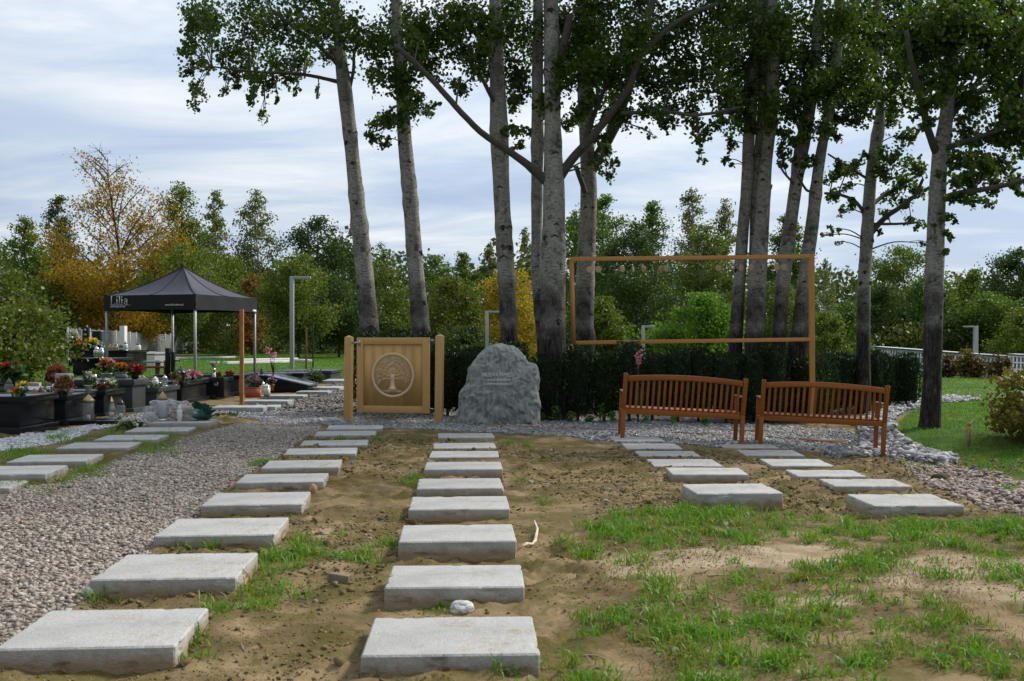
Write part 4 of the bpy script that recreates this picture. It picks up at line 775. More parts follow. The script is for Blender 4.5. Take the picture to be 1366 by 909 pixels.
# ================================================================== HEDGES AND BUSHES
YEW = M_leaf('yew_needles', [(.010,.028,.008),(.019,.046,.011),(.034,.074,.016),(.022,.05,.011)], .12, .5, .3)
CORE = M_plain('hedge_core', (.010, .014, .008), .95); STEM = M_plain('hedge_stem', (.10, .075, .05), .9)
def yew_hedge(label, pts, spacing, rad, h, per, hv=.06, size=.05, gap=.1):
    P = [Vector((x, y)) for x, y in pts]; t = thing('yew_hedge', label, 'hedge', (P[0].x, P[0].y, gz1(P[0].x, P[0].y))); o0 = np.array(t.location); lf, co, st = MB(), MB(), MB(); d = 0
    for a, b in zip(P, P[1:]):
        L = (b - a).length; k = max(1, int(L / spacing))
        for q in range(k):
            c = a.lerp(b, (q + .5) / k); x, y = c.x + rng.normal(0, .03), c.y + rng.normal(0, .05); z0 = gz1(x, y); hh = h * (1 + rng.normal(0, hv)); r0 = rad * rng.uniform(.85, 1.15)
            n = per; tt_ = rng.random(n) ** .85; ph_ = rng.uniform(0, 2 * PI, n); lump_ = 1 + .42 * (vnoise(ph_ * 2.6 + q * 9, tt_ * 2.2, s=q) - .5)
            rr_ = r0 * (1 - .30 * tt_ ** 3) * (.55 + .45 * np.minimum(tt_ / .16, 1)) * lump_ * (1 - .18 * rng.random(n) ** 2); z = gap + tt_ * (hh - gap); top = tt_ > .93; rr_[top] *= rng.random(top.sum()) ** .5
            C = np.stack([x + rr_ * np.cos(ph_), y + rr_ * np.sin(ph_), z0 + z], -1) - o0
            R = np.stack([np.cos(ph_) * .6, np.sin(ph_) * .6, np.full(n, .75)], -1) + rng.normal(0, .35, (n, 3)); R /= np.linalg.norm(R, axis=1, keepdims=True)
            S = np.cross(R, rng.normal(size=(n, 3))); S /= np.linalg.norm(S, axis=1, keepdims=True); sz_ = size * rng.uniform(.6, 1.5, n)
            V = np.stack([C - R * sz_[:, None] * .5, C + S * sz_[:, None] * .24, C + R * sz_[:, None] * .75, C - S * sz_[:, None] * .24], 1); lf.add(V.reshape(-1, 3), np.arange(n * 4).reshape(n, 4))
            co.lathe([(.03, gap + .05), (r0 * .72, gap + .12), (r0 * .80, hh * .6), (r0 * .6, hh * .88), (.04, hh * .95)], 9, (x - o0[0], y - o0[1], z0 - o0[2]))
            st.tube([(x - o0[0], y - o0[1], z0 - o0[2] - .05), (x - o0[0], y - o0[1], z0 - o0[2] + .5)], [.03, .025], 6)
    lf.build('foliage', YEW, t); co.build('light_block_core', CORE, t, smooth=True); tag(st.build('stem', STEM, t), kind='stuff'); return t  # dark solid core added inside the yew foliage to block light
yew_hedge('dark green yew hedge running behind the boulder and benches', [(-1.75, 18.7), (.3, 18.3), (1.0, 18.02), (1.9, 18.05), (3.3, 18.4), (4.6, 18.55), (5.2, 18.8)], .38, .29, 1.34, 2200, .05)
yew_hedge('dark green yew hedge block turning away at the right end by the stones', [(5.4, 18.6), (6.0, 19.6), (6.9, 20.8), (8.5, 22.0), (8.9, 22.1)], .40, .31, 1.22, 2300, .04)
yew_hedge('taller dark hedge behind the oak gate', [(-3.0, 19.3), (-1.4, 19.2)], .42, .33, 1.62, 2300, .03)
mb = MB(); n = 0
for u in (686, 706, 724, 742, 763, 790, 806, 822, 866, 905, 948):
    g = gp(u, 565 + (u - 686) * .03); k = 60; C = np.stack([g.x + rng.normal(0, .035, k), g.y + .55 + rng.normal(0, .04, k), g.z + rng.random(k) ** .7 * rng.uniform(.12, .42)], -1); leaves(mb, C, rng.uniform(.03, .06, k), rng)
tag(mb.build('hedge_weeds', M_leaf('bright_weed', [(.06,.17,.015),(.10,.24,.02),(.08,.20,.03)], .4)), 'bright green weeds sprouting between the hedge stems', kind='stuff')
def bush(name, label, c, rad, n, size, mat, cat='bush', clumps=60, core=True, boxy=.0, stems=10, core_k=.72, up=0):
    t = thing(name, label, cat, (c[0], c[1], c[2])); m = MB(); q = rng.normal(size=(clumps, 3)); q /= np.linalg.norm(q, axis=1, keepdims=True)
    if boxy: q /= np.max(np.abs(q), axis=1, keepdims=True) ** boxy
    q *= rng.uniform(.72, 1.0, (clumps, 1)); k = rng.integers(0, clumps, n); s_ = .30 / (clumps / 60) ** .4
    C = q[k] + rng.normal(0, s_ * .6, (n, 3)); C[:, 2] = np.maximum(C[:, 2], -.98); C = C * np.array(rad) + np.array((0, 0, rad[2]))
    leaves(m, C, size * rng.uniform(.6, 1.4, n), rng); m.build('foliage', mat, t)
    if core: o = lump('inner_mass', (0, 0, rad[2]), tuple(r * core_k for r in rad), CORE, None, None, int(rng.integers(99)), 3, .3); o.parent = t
    if stems:
        m = MB()
        for _ in range(stems):
            a = rng.uniform(0, 2 * PI); r_ = rng.uniform(.1, .6); m.tube([(rad[0] * r_ * .6 * math.cos(a), rad[1] * r_ * .6 * math.sin(a), -.05), (rad[0] * r_ * math.cos(a), rad[1] * r_ * math.sin(a), rad[2] * 1.2)], [.02, .01], 5)
        tag(m.build('stem', STEM, t), kind='stuff')
    return t
BEECH = M_leaf('beech_leaf', [(.045,.085,.010),(.085,.13,.016),(.15,.185,.024),(.06,.11,.012),(.16,.13,.02)], .3, .45); BEECHY = M_leaf('yellowing_leaf', [(.10,.10,.015),(.17,.145,.02),(.24,.19,.03),(.09,.095,.015),(.15,.085,.02)], .35, .45)
p = W(-15, 512, 24.5); bush('beech_hedge', 'large olive-green hedge at the left edge behind the tombs', (p.x - 1.25, 24.5, gz1(p.x, 24.5)), (2.6, 2.0, 1.12), 26000, .085, BEECH, 'hedge', 150, boxy=.55)
p = W(-5, 420, 31); bush('round_bush', 'olive bush with reddish tips behind the left hedge', (p.x - .5, 31, gz1(p.x, 31)), (1.9, 1.5, 1.7), 8000, .11, BEECH, 'bush', 90)
bush('beech_hedge', 'yellowing beech hedge at the right picture edge', (8.35, 14.3, gz1(7.5, 14.6)), (1.10, 1.5, .54), 22000, .055, BEECHY, 'hedge', 170, boxy=.5, stems=24)
RUST = M_leaf('rusty_leaf', [(.10,.055,.02),(.15,.075,.025),(.07,.06,.015),(.20,.12,.03)], .3)
for lab, u, vt, vb, w, Y, mt in (('first young reddish beech in front of the niche wall, right of the poplar',1264,478,504,22,70,RUST),('yellow-green young beech in front of the niche wall',1289,470,506,20,69,BEECHY),('rusty young beech right of the yellow-green one',1305,479,506,24,68,RUST),('dull reddish young beech at the right end of the long niche wall',1333,477,504,26,66,RUST)):
    p, q = W(u, vb, Y), W(u, vt, Y); bush('young_beech', lab, (p.x, Y, p.z), (w / 2 / F * Y, w / 2 / F * Y, (q.z - p.z) / 2), 900, .16, mt, 'young tree', 30, stems=4, core_k=.5)

# ================================================================== POPLARS
BARK = M_bark(); SCAR = M_plain('bark_scar', (.028, .025, .021), .95, var=.5, scale=30, bump=.8); TWIG = M_plain('poplar_twig', (.075, .072, .060), .9, var=.3, scale=20)
POPL = M_leaf('poplar_leaf', [(.028,.062,.008),(.048,.10,.012),(.085,.155,.018),(.038,.082,.010),(.17,.21,.035)], .40, .42, .4)
def pathw(pts, Y, o0):                                 # (u, v, width px[, depth offset]) -> local points and radii
    P, R = [], []
    for q in pts:
        y = Y + (q[3] if len(q) > 3 else 0); P.append(np.array(W(q[0], q[1], y)) - o0); R.append(q[2] / 2 / F * y)
    return np.array(P), np.array(R)
def smooth_path(P, R, n):
    t = np.concatenate([[0], np.cumsum(np.linalg.norm(np.diff(P, axis=0), axis=1))]); s = np.linspace(0, t[-1], n)
    Q = np.stack([np.interp(s, t, P[:, k]) for k in range(3)], -1); q = np.interp(s, t, R)
    for _ in range(2): Q[1:-1] = .25 * Q[:-2] + .5 * Q[1:-1] + .25 * Q[2:]
    return Q, q
def poplar(label, Y, trunks, limbs, lobes, seed, high=9, dens=1.0, lean_top=(0, 0)):
    r = np.random.default_rng(seed); u0, v0 = trunks[0][0][:2]; b = W(u0, v0, Y); zb = gz1(b.x, Y); o0 = np.array((b.x, Y, zb)); t = thing('poplar_tree', label, 'tree', tuple(o0), 0, 'poplars behind the hedge')
    lm, lf = MB(), MB(); skel = []
    for ti, tr in enumerate(trunks):
        P, R = pathw(tr, Y, o0)
        if P[0, 2] > .05: P = np.vstack([[P[0, 0] + (P[0, 0] - P[1, 0]) * .3, P[0, 1], -.15], P]); R = np.concatenate([[R[0] * 1.22], R])
        else: P = np.vstack([P[0] + (0, 0, -.2), P]); R = np.concatenate([[R[0] * 1.15], R])
        d = (P[-1] - P[-2]); d /= np.linalg.norm(d); top = 13.5 + r.uniform(-1, 1.5); q = P[-1]
        if q[2] > 5.0:
            P = np.vstack([P, q + np.array([d[0] * 1.5, 0, (top - q[2]) * .5]), q + np.array([d[0] * 2, 0, top - q[2]])]); R = np.concatenate([R, [R[-1] * .6, .03]])
        Q, q = smooth_path(P, R, 70); q = q * (1 + .05 * (fbm(Q[:, 2] * 2.2 + seed, Q[:, 2] * 0, o=3, s=seed + ti) - .5) * 2)
        for _ in range(7):                              # old branch scars swell the stem
            k = r.integers(6, 60); q[k] *= r.uniform(1.05, 1.13)
        tm = MB(); sm = MB(); tm.tube(Q, q, 18); skel.append((Q, q))
        for _ in range(13):                             # scar ridges, slightly proud of the bark
            k = r.integers(8, 50); a = r.uniform(1.1 * PI, 1.9 * PI); c = Q[k] + np.array((math.cos(a), math.sin(a), 0)) * q[k] * .99; w = q[k] * r.uniform(.35, .7); s_ = np.array((-math.sin(a), math.cos(a), 0))
            n_ = np.array((math.cos(a), math.sin(a), 0)) * -.12 * q[k]
            sm.tube([c - s_ * w + n_ * 2 + (0, 0, -w * .45), c - s_ * w * .45 + n_ * .4 + (0, 0, .05 * w), c + (0, 0, w * .25), c + s_ * w * .45 + n_ * .4 + (0, 0, .05 * w), c + s_ * w + n_ * 2 + (0, 0, -w * .45)], [.005, .012, .018, .012, .005], 6)
            if r.random() < .5: sm.lathe([(.001, -.02), (w * .32, 0), (w * .30, .02), (.001, .03)], 9, (0, 0, 0)); sm.V[-1] = sm.V[-1] @ np.array(Matrix.Rotation(a + PI / 2, 3, 'Z') @ Matrix.Rotation(PI / 2, 3, 'X')).T * np.array((1, 1, 1.3)) + c + n_ * .3 + (0, 0, -w * .25)
        tk = tm.build('trunk', BARK, t, smooth=True); tag(sm.build('bark_scar', SCAR, tk), kind='stuff')
    for lb in limbs:
        P, R = pathw(lb, Y, o0); Q, q = smooth_path(P, R, 26); Q += .02 * (np.stack([fbm(Q[:, 0] * 3, Q[:, 2] * 3, o=2, s=seed + k) - .5 for k in range(3)], -1)) * 2; mm = MB(); mm.tube(Q, q, 10); mm.build('limb', TWIG, t, smooth=True); skel.append((Q, q))
    SK = np.concatenate([s[0] for s in skel]); SR = np.concatenate([s[1] for s in skel])
    alll = [(u, v, rr, r.uniform(-1.0, 1.0), 0) for u, v, rr in lobes]
    for _ in range(high): alll.append((None, r.uniform(9.0, 13), r.uniform(.9, 1.3), r.uniform(-1.6, 1.6), r.uniform(-1.8, 1.8)))
    for u, v, rr, dy, dx in alll:
        if u is None: k0 = np.abs(skel[0][0][:, 2] - v).argmin(); c = skel[0][0][k0] + np.array((dx, dy, .3)); R_ = rr; size, num = .12, 260
        else:
            c = np.array(W(u, v, Y + dy)) - o0; R_ = rr / F * Y; size, num = .068, int(1250 * (rr / 50) ** 1.85 * dens)
        dd = np.linalg.norm((SK - c) * np.array((1, 1, .8)), axis=1) + .9 * np.maximum(SK[:, 2] - c[2] + .1, 0) + 2 * (SK[:, 2] < 2.6); k0 = dd.argmin(); a = SK[k0]
        e = c; mid = (a + e) / 2 + np.array((0, 0, .12 * np.linalg.norm(e - a)));  P = np.array([a, a * .6 + mid * .4, mid, mid * .4 + e * .6, e]); L = np.linalg.norm(e - a); r0 = min(.008 + .011 * L, SR[k0] * .7)
        Q, q = smooth_path(P, np.linspace(r0, .006, 5), 9); lm.tube(Q, q, 5); nt = max(3, int(9 * rr / 50)) if u is not None else 6; tips = []
        for _ in range(nt):
            s_ = Q[r.integers(4, 9)]; g = r.normal(size=3); g /= np.linalg.norm(g); g = c + g * R_ * r.uniform(.5, 1.0) * np.array((1, 1, .9)); g[2] -= .1 * R_; lm.tube([s_, (s_ + g) / 2 + (0, 0, .04), g], [.006, .005, .003], 4, False); tips.append((s_, g))
        f = r.random(num) ** .6; k = r.integers(0, nt, num); A = np.array([x[0] for x in tips])[k]; B = np.array([x[1] for x in tips])[k]
        C = A + (B - A) * f[:, None] + r.normal(0, R_ * .20, (num, 3)) * np.array((1, 1, 1.0)); C[:, 2] -= np.abs(r.normal(0, R_ * .12, num)); leaves(lf, C, size * r.uniform(.5, 1.4, num), r)
    cr = lf.build('crown', POPL, t); tag(lm.build('twigs', TWIG, cr, smooth=True), kind='stuff'); return t
poplar('leftmost poplar, leaning left above the oak gate post', 19.6, [[(493,440,27),(489.5,395,24),(479,296,21.5),(468,188,18.5),(459,111,19.5),(454,75,15),(446,0,12)]],
 [[(459,111,7),(440,106,5),(400,99,4.5),(360,97,4,-.3),(325,95,3,-.5),(283,88,2,-.6)],[(454,90,7),(425,60,6,-.4),(395,40,5,-.6),(365,15,4,-.8)],[(466,120,5),(471,95,4.5),(473,70,4)]],
 [(258,45,26),(285,25,36),(330,30,42),(375,35,46),(420,30,50),(455,25,45),(260,85,24),(262,118,18),(258,138,13),(300,60,30),(330,75,34),(375,80,34),(410,75,30),(345,110,22),(338,135,14),(351,158,12),(365,110,20),(310,95,18),(480,40,45),(440,75,26),(390,105,18),(395,122,9),(278,10,40),(340,0,50),(420,-5,55),(243,70,14),(247,100,12),(268,20,24),(300,120,10),(425,125,8),(250,20,20),(318,118,9),(372,135,7)], 1, dens=.72)
poplar('second poplar from the left, rising behind the oak gate', 19.3, [[(564,452,27),(561.5,440,24),(553.5,350,21.5),(547.5,266,20.5),(539,180,19),(537,130,17),(531,60,15),(528,0,13)]],
 [[(537,150,5),(520,165,4,-.6),(505,175,3,-.8)],[(534,110,5),(555,85,4),(575,60,3)]],
 [(530,25,48),(560,35,46),(500,45,40),(522,95,34),(548,105,32),(562,135,26),(540,150,26),(520,158,22),(502,166,17),(492,182,13),(508,185,14),(573,90,26),(575,140,15),(590,45,40),(500,95,22),(560,70,36)], 2, dens=.85)
poplar('third poplar from the left, straight and scarred beside the boulder', 18.9, [[(680,462,23),(679.5,450,22.5),(674.5,350,23),(669.5,270,21),(666,180,25),(664,120,21),(662,60,18),(660,0,15)]],
 [[(665,145,6),(640,100,5,-.5),(620,75,4,-.6)]],
 [(620,30,44),(655,40,42),(690,35,40),(640,70,36),(615,65,32),(690,85,34),(700,115,24),(690,140,22),(680,172,16),(700,172,16),(694,195,10),(710,60,36),(605,20,40),(660,95,30),(695,5,45)], 3, dens=.9)
poplar('forked central poplar, thickest trunk, behind the boulder', 18.2, [[(737,478,36),(737,450,34),(738,350,32.5),(739,290,30),(739,250,29),(738,215,25),(737,163,22),(737,89,22),(735,20,20),(734,-40,18)],[(724,466,14,.7),(716,380,14,.7),(716,266,15,.7),(717,180,17,.7),(717,90,15,.7),(718,0,13,.7)]],
 [[(736,245,17),(722,236,13),(700,216,10.5,-.2),(680,202,9.5,-.3),(659,189,9,-.4),(640,176,8.5,-.5),(621,157,8,-.6),(600,133,8,-.7),(575,105,7.5,-.8),(550,80,7,-.9),(525,60,6,-1)],
  [(744,240,14),(757,219,12.5),(785,188,11.5,-.2),(808,160,10.5,-.3),(823,142,9.5,-.4),(837,120,9,-.5),(850,85,8.5,-.6),(858,53,8,-.7),(868,15,7.5,-.8),(875,-20,7,-.8)],[(850,80,7,-.6),(875,52,7,-.7),(897,33,6.5,-.8),(930,15,6,-.9),(958,5,5,-1)],
  [(775,200,7,-.2),(788,165,7),(800,135,6),(812,110,5)],[(829,152,6,-.4),(850,151,5.5,-.5),(870,150,5,-.6),(900,151,5,-.8),(927,154,4.5,-.9),(960,150,4,-1),(986,144,3,-1.1)],[(745,90,9),(752,60,10,-.2),(760,20,9,-.3)]],
 [(765,25,48),(800,40,46),(835,45,44),(785,90,42),(820,100,42),(790,140,28),(770,135,26),(735,130,26),(722,140,18),(755,95,34),(850,75,42),(880,60,42),(835,150,24),(812,150,24),(805,185,14),(812,215,17),(817,235,13),(815,200,16),(870,110,38),(900,100,38),(930,85,40),(895,145,24),(870,150,22),(925,145,26),(955,120,32),(935,175,18),(932,195,12),(936,212,8),(950,60,44),(910,40,44),(885,172,13),(870,178,9),(800,5,50),(860,10,50),(950,10,46),(615,110,22),(560,55,30),(760,165,16),(965,160,18)], 4, 12, .9)
poplar('poplar behind the forked one, framed by the timber frame left side', 19.9, [[(779,466,27),(779,452,26),(781.5,350,24),(784,300,23),(786,252,22),(784,220,20),(780,120,20),(779,53,18),(778,0,15)]],
 [[(786,235,14),(800,205,15),(814,180,15),(825,160,13),(834,131,12),(850,85,11),(862,45,10)],[(780,258,7,-.3),(774,240,7,-.4),(768,222,6.5,-.4)]],
 [(780,30,44),(800,70,40),(770,75,34),(815,120,30),(760,55,36)], 5, 8)
poplar('slim poplar, first of the right-hand cluster inside the frame', 19.4, [[(981,478,18.5),(980.5,466,18.5),(984.5,401,17),(990.5,312,16),(997.5,235,14.5),(998,193,16),(1006,89,20*.8),(1011,0,13)]],
 [[(1000,150,4),(975,150,4,-.5),(950,155,3,-.8)]],
 [(985,20,46),(1010,45,42),(978,75,36),(985,115,32),(970,130,24),(975,165,18),(970,190,13),(967,212,9),(975,220,6),(1000,140,26),(1000,170,16),(960,40,40),(990,95,36)], 6, dens=1.05)
poplar('twin-stemmed poplar in the middle of the right-hand cluster', 19.1, [[(1007,482,28),(1007,466,27),(1010,374,24),(1017,290,19),(1021.5,220,15.5),(1030,148,17),(1032,60,15),(1031,0,13)],[(1003,466,15,.35),(1006,330,13,.35),(1008.5,220,12,.35),(1014,193,13,.35),(1018,120,12,.35),(1021,0,11,.35)]],
 [[(1024,258,4),(1028,251,3.5),(1029,246,3)]],
 [(1030,30,46),(1045,70,42),(1020,100,34),(1035,130,30),(1050,150,24),(1045,175,15),(1025,160,18),(1018,205,13),(1015,235,7),(1060,110,34),(1050,15,46)], 7, dens=1.05)
poplar('dark leaning poplar right of the twin-stemmed one', 19.3, [[(1036,505,15),(1038.5,466,18.5),(1044.5,374,19),(1057,281,16.5),(1065.5,220,17),(1070,193,20),(1079,150,17),(1086,100,15),(1093,0,12)]],
 [[(1060,250,3.5),(1048,232,3,-.4),(1037,215,2.5,-.6)]],
 [(1085,30,46),(1080,75,42),(1065,130,30),(1075,165,22),(1062,185,15),(1045,198,14),(1042,215,10),(1055,212,9),(1095,110,34)], 8, dens=1.05)
poplar('leaning poplar beside the right post of the timber frame', 19.2, [[(1063,470,27),(1067.5,454,26),(1073,374,18),(1084,297,17),(1092,220,14.5),(1100,178,12.5),(1109,134,14),(1117,70,13),(1121,0,12)]],
 [[(1090,258,4),(1077,254,3.5,-.4),(1064,236,3,-.6)],[(1116,115,5),(1128,95,4),(1140,70,3)]],
 [(1115,30,46),(1130,80,42),(1110,120,32),(1130,135,28),(1145,150,22),(1120,155,20),(1112,178,12),(1145,165,12),(1150,110,34),(1105,75,40),(1095,160,20),(1085,210,12),(1070,220,9)], 9, dens=1.05)
poplar('slim poplar between frame and lone poplar, with low spreading branches', 20.5, [[(1151,480,19),(1151.5,467,18),(1152,385,17.5),(1157.5,302,16),(1161,238,15),(1171,178,16),(1176,148,12),(1171,119,10),(1171,60,9),(1172,0,8)]],
 [[(1157,300,6),(1150,279,5),(1138,266,4.5,-.3),(1120,260,4,-.5),(1100,258,3.5,-.7)],[(1163,310,8),(1172,298,7.5),(1185,287,7,-.2),(1205,275,6,-.4),(1222,260,5,-.5),(1232,240,4,-.6)],[(1163,275,6),(1180,260,5.5,.3),(1205,246,5,.4),(1228,232,4,.4)],[(1160,240,4),(1140,228,3.5),(1120,215,3),(1105,205,2.5)],[(1164,299,4),(1195,299,3.5),(1225,296,3)],[(1176,140,5),(1200,110,5),(1195,60,5),(1165,20,5)]],
 [(1175,30,46),(1195,70,42),(1185,110,32),(1205,130,26),(1130,228,20),(1118,215,15),(1112,235,15),(1125,250,14),(1108,262,14),(1118,282,10),(1110,305,8),(1098,315,6),(1116,322,5),(1135,270,12),(1178,225,20),(1195,215,22),(1205,240,20),(1190,255,18),(1180,280,12),(1212,270,18),(1225,255,18),(1175,310,7),(1220,215,24),(1180,200,17),(1210,180,20),(1190,150,20),(1140,212,12),(1215,290,10),(1230,300,10),(1232,325,7),(1150,205,9),(1150,35,44),(1160,85,36),(1198,30,46),(1142,70,40),(1212,90,36),(1230,15,44),(1165,125,24),(1150,5,46),(1190,0,46)], 10, 7)
poplar('lone large poplar standing on the lawn right of the hedge', 16.6, [[(1239.5,574,30),(1241,560,27),(1243.5,517,24),(1244.5,451,23.5),(1247,352,23.5),(1249,286,22.5),(1252.5,220,21),(1256,200,24),(1262,163,17.5),(1268,89,16),(1275,15,16),(1278,-30,14)]],
 [[(1250,205,11),(1243,188,10,-.2),(1235,165,10,-.3),(1231,140,9,-.4),(1226,119,8,-.5),(1215,80,7,-.7),(1208,40,6,-.8)],[(1256,268,9),(1266,260,8,-.2),(1285,255,7.5,-.5),(1317,252,7,-.8),(1345,246,6.5,-1),(1366,240,6,-1.2),(1400,235,5,-1.4)],[(1259,200,9),(1275,193,8,-.3),(1300,186,7,-.6),(1335,172,6,-.9),(1370,150,5,-1.2)],[(1262,165,11),(1274,148,10),(1290,130,8,.3),(1310,100,7,.4),(1345,50,7,.5),(1370,25,6,.5)]],
 [(1245,30,50),(1285,30,48),(1325,30,50),(1360,40,50),(1225,70,38),(1250,100,36),(1290,85,42),(1330,90,44),(1365,100,42),(1235,130,26),(1275,125,32),(1310,140,34),(1350,140,36),(1290,170,28),(1330,180,30),(1365,180,28),(1285,205,24),(1315,215,26),(1345,215,24),(1305,240,24),(1280,240,18),(1330,245,18),(1355,240,16),(1275,265,14),(1295,270,14),(1315,270,12),(1272,290,11),(1268,312,9),(1264,335,7),(1240,255,9),(1250,230,7),(1235,165,16),(1362,258,9),(1245,300,4),(1240,55,46),(1260,10,50),(1300,0,50),(1345,5,50),(1215,40,40),(1390,60,50),(1390,150,40)], 11, 10)

# ================================================================== TREES BEYOND
TB = M_plain('far_trunk', (.050, .043, .034), .95, var=.3, scale=3); TBW = M_plain('birch_trunk', (.42, .42, .40), .9, var=.25, scale=3)
LM = dict(green=M_leaf('leaf_green', [(0.059,0.115,0.016),(0.090,0.163,0.020),(0.128,0.212,0.025),(0.071,0.131,0.018)], .42), dark=M_leaf('leaf_dark', [(0.032,0.065,0.016),(0.051,0.097,0.020),(0.071,0.122,0.025),(0.039,0.077,0.018)], .38),
 birch=M_leaf('leaf_birch', [(0.099,0.135,0.028),(0.146,0.182,0.038),(0.196,0.220,0.050),(0.117,0.153,0.038)], .45), olive=M_leaf('leaf_olive', [(0.073,0.120,0.014),(0.116,0.176,0.018),(0.160,0.218,0.021),(0.087,0.124,0.018),(0.145,0.146,0.021)], .42),
 yellow=M_leaf('leaf_yellow', [(0.251,0.185,0.012),(0.391,0.283,0.016),(0.503,0.368,0.023),(0.196,0.157,0.014)], .45), orange=M_leaf('leaf_orange', [(0.299,0.143,0.012),(0.393,0.210,0.014),(0.468,0.295,0.020),(0.243,0.152,0.014),(0.187,0.162,0.020)], .45),
 red=M_leaf('leaf_reddish', [(0.196,0.087,0.023),(0.274,0.115,0.025),(0.157,0.097,0.019)], .42), brown=M_leaf('leaf_brownish', [(0.111,0.118,0.018),(0.150,0.158,0.020),(0.089,0.128,0.016),(0.179,0.173,0.025)], .42), bright=M_leaf('leaf_bright', [(0.065,0.149,0.012),(0.102,0.206,0.016),(0.145,0.270,0.022),(0.080,0.170,0.013)], .45))
def tree(label, u, vt, wpx, Y, kind, leaf, zb=None, n_leaf=4200, seed=None, trunk=None, name='broadleaf_tree', lean=0, low=.12, group='trees beyond the cemetery', sz=None, bare=0, clump=.16):
    n_leaf = int(n_leaf * 2.6); r = np.random.default_rng(seed or int(abs(u) * 7 + vt)); x = (u - CU) / F * Y; z0 = gz1(x, Y) if zb is None else zb; h = EYE - (vt - HV) / F * Y - z0; w = wpx / 2 / F * Y * (1.18 if kind == 'cone' else 1.05)
    t = thing(name, label, 'tree', (x, Y, z0), 0, group); prof = {'cone': lambda s: np.clip((1 - s) ** .62 * 1.06, .06, 1) * np.minimum(1, .55 + s * 2.2), 'oval': lambda s: np.sqrt(np.clip(1 - (2 * s - .92) ** 2 * .95, .02, 1)), 'fan': lambda s: np.clip(1.02 - np.abs(s - .30) ** 1.25 * 1.35, .12, 1), 'bush': lambda s: np.sqrt(np.clip(1 - s ** 2.2, .03, 1))}[kind]
    tm, lf = MB(), MB(); tr_r = max(.10, h * .014); zt = np.linspace(0, 1, 9)
    TP = np.stack([lean * zt + .10 * w * np.sin(zt * 5 + u) * zt, .1 * w * np.cos(zt * 4 + u) * zt, -.2 + zt * (h * .97 + .2)], -1); tm.tube(TP, tr_r * (1 - zt * .93), 7)
    npm = 54 if bare else 58; ends = []
    for k in range(npm):
        s = (k + r.random()) / npm; s = low + (1 - low) * s; a = r.uniform(0, 2 * PI); rad = w * float(prof(np.array((s - low) / (1 - low)))) * r.uniform(.72, 1.08)
        z1 = h * s; rise = min(h * .30, rad * (.9 if kind in ('cone', 'fan') else .55)); zs = max(z1 - rise, h * low * .6); c0 = np.array([np.interp(zs / h, zt, TP[:, 0]), np.interp(zs / h, zt, TP[:, 1]), zs]); e = np.array((c0[0] + rad * math.cos(a), c0[1] + rad * math.sin(a), z1))
        mid = (c0 + e) / 2 + (0, 0, .08 * rad); tm.tube([c0, mid, e], [tr_r * .38 * (1 - s * .6), tr_r * .22, .02], 4, False)
        for q in range(7 if bare else 5):
            f = r.uniform(.35, 1.05); b = c0 + (e - c0) * min(f, 1); pf = .50 + .50 * float(prof(np.array((s - low) / (1 - low)))); g = b + r.normal(0, 1, 3) * np.array((.26, .26, .20)) * (w * .5 + .3) * pf + (0, 0, .10 * rad); tm.tube([b, (b + g) / 2 + (0, 0, .03), g], [tr_r * .10 + .012, .014, .010], 3, False); ends.append((b, g, s))
    A = np.array([q[0] for q in ends]); B = np.array([q[1] for q in ends]); SS = np.array([q[2] for q in ends]); wt = r.uniform(.1, 2.0, len(ends)) * (.30 + prof(np.clip((SS - low) / (1 - low), 0, 1)))
    if bare: wt *= np.clip(1.30 - 1.30 * SS, .012, 1)
    k = r.choice(len(ends), n_leaf, p=wt / wt.sum()); f = r.random(n_leaf)[:, None]; C = A[k] * (1 - f) + B[k] * f + r.normal(0, w * clump, (n_leaf, 3)) * np.array((1, 1, .62)) * (.45 + .55 * prof(np.clip((SS[k] - low) / (1 - low), 0, 1)))[:, None]; C[:, 2] = np.clip(C[:, 2], .15, h * 1.02)
    leaves(lf, C, (sz or max(.16, Y * .0023)) * r.uniform(.6, 1.4, n_leaf), r, RHO)
    tm.build('trunk', trunk or TB, t, smooth=True); lf.build('crown', LM[leaf], t); return t
# left of the gate
tree('big autumn tree with orange-yellow leaves and a nearly bare top', 157, 203, 205, 84, 'fan', 'orange', n_leaf=14000, bare=1, low=.13, name='autumn_tree', clump=.10)
tree('narrow pointed green tree near the left picture edge', 38, 292, 82, 96, 'cone', 'green', n_leaf=5200)
tree('grey-green tall tree showing left behind the orange tree', 82, 262, 70, 120, 'cone', 'dark', n_leaf=4200)
tree('green tree cut off by the left picture edge', -6, 322, 90, 100, 'oval', 'green')
tree('low yellow-green tree between left hedge and orange tree', 70, 372, 90, 80, 'bush', 'olive', low=.03)
tree('dark olive conical tree right behind the orange tree', 236, 248, 105, 104, 'cone', 'olive', n_leaf=6000)
tree('leaning dark-trunked tree behind the tent legs', 226, 330, 110, 70, 'oval', 'olive', n_leaf=5000, lean=1.6, low=.35, zb=.12)
tree('slender airy birch behind the tent peak', 290, 255, 58, 112, 'cone', 'birch', n_leaf=2600, name='birch_tree', trunk=TBW)
tree('full airy birch above the right tent eave', 346, 258, 84, 108, 'cone', 'birch', n_leaf=4200, name='birch_tree', trunk=TBW)
tree('olive-green bushy tree just right of the tent roof', 308, 342, 105, 92, 'bush', 'olive', n_leaf=5200, low=.04)
tree('small tree with reddish foliage between tent and lamp', 336, 366, 42, 88, 'oval', 'red', n_leaf=1600)
tree('yellow-green round tree behind the tall lamp post', 398, 342, 104, 74, 'oval', 'olive', n_leaf=6500, low=.24, zb=.05)
tree('dark green broad tree left of the leftmost poplar', 428, 292, 96, 110, 'oval', 'dark', n_leaf=6500)
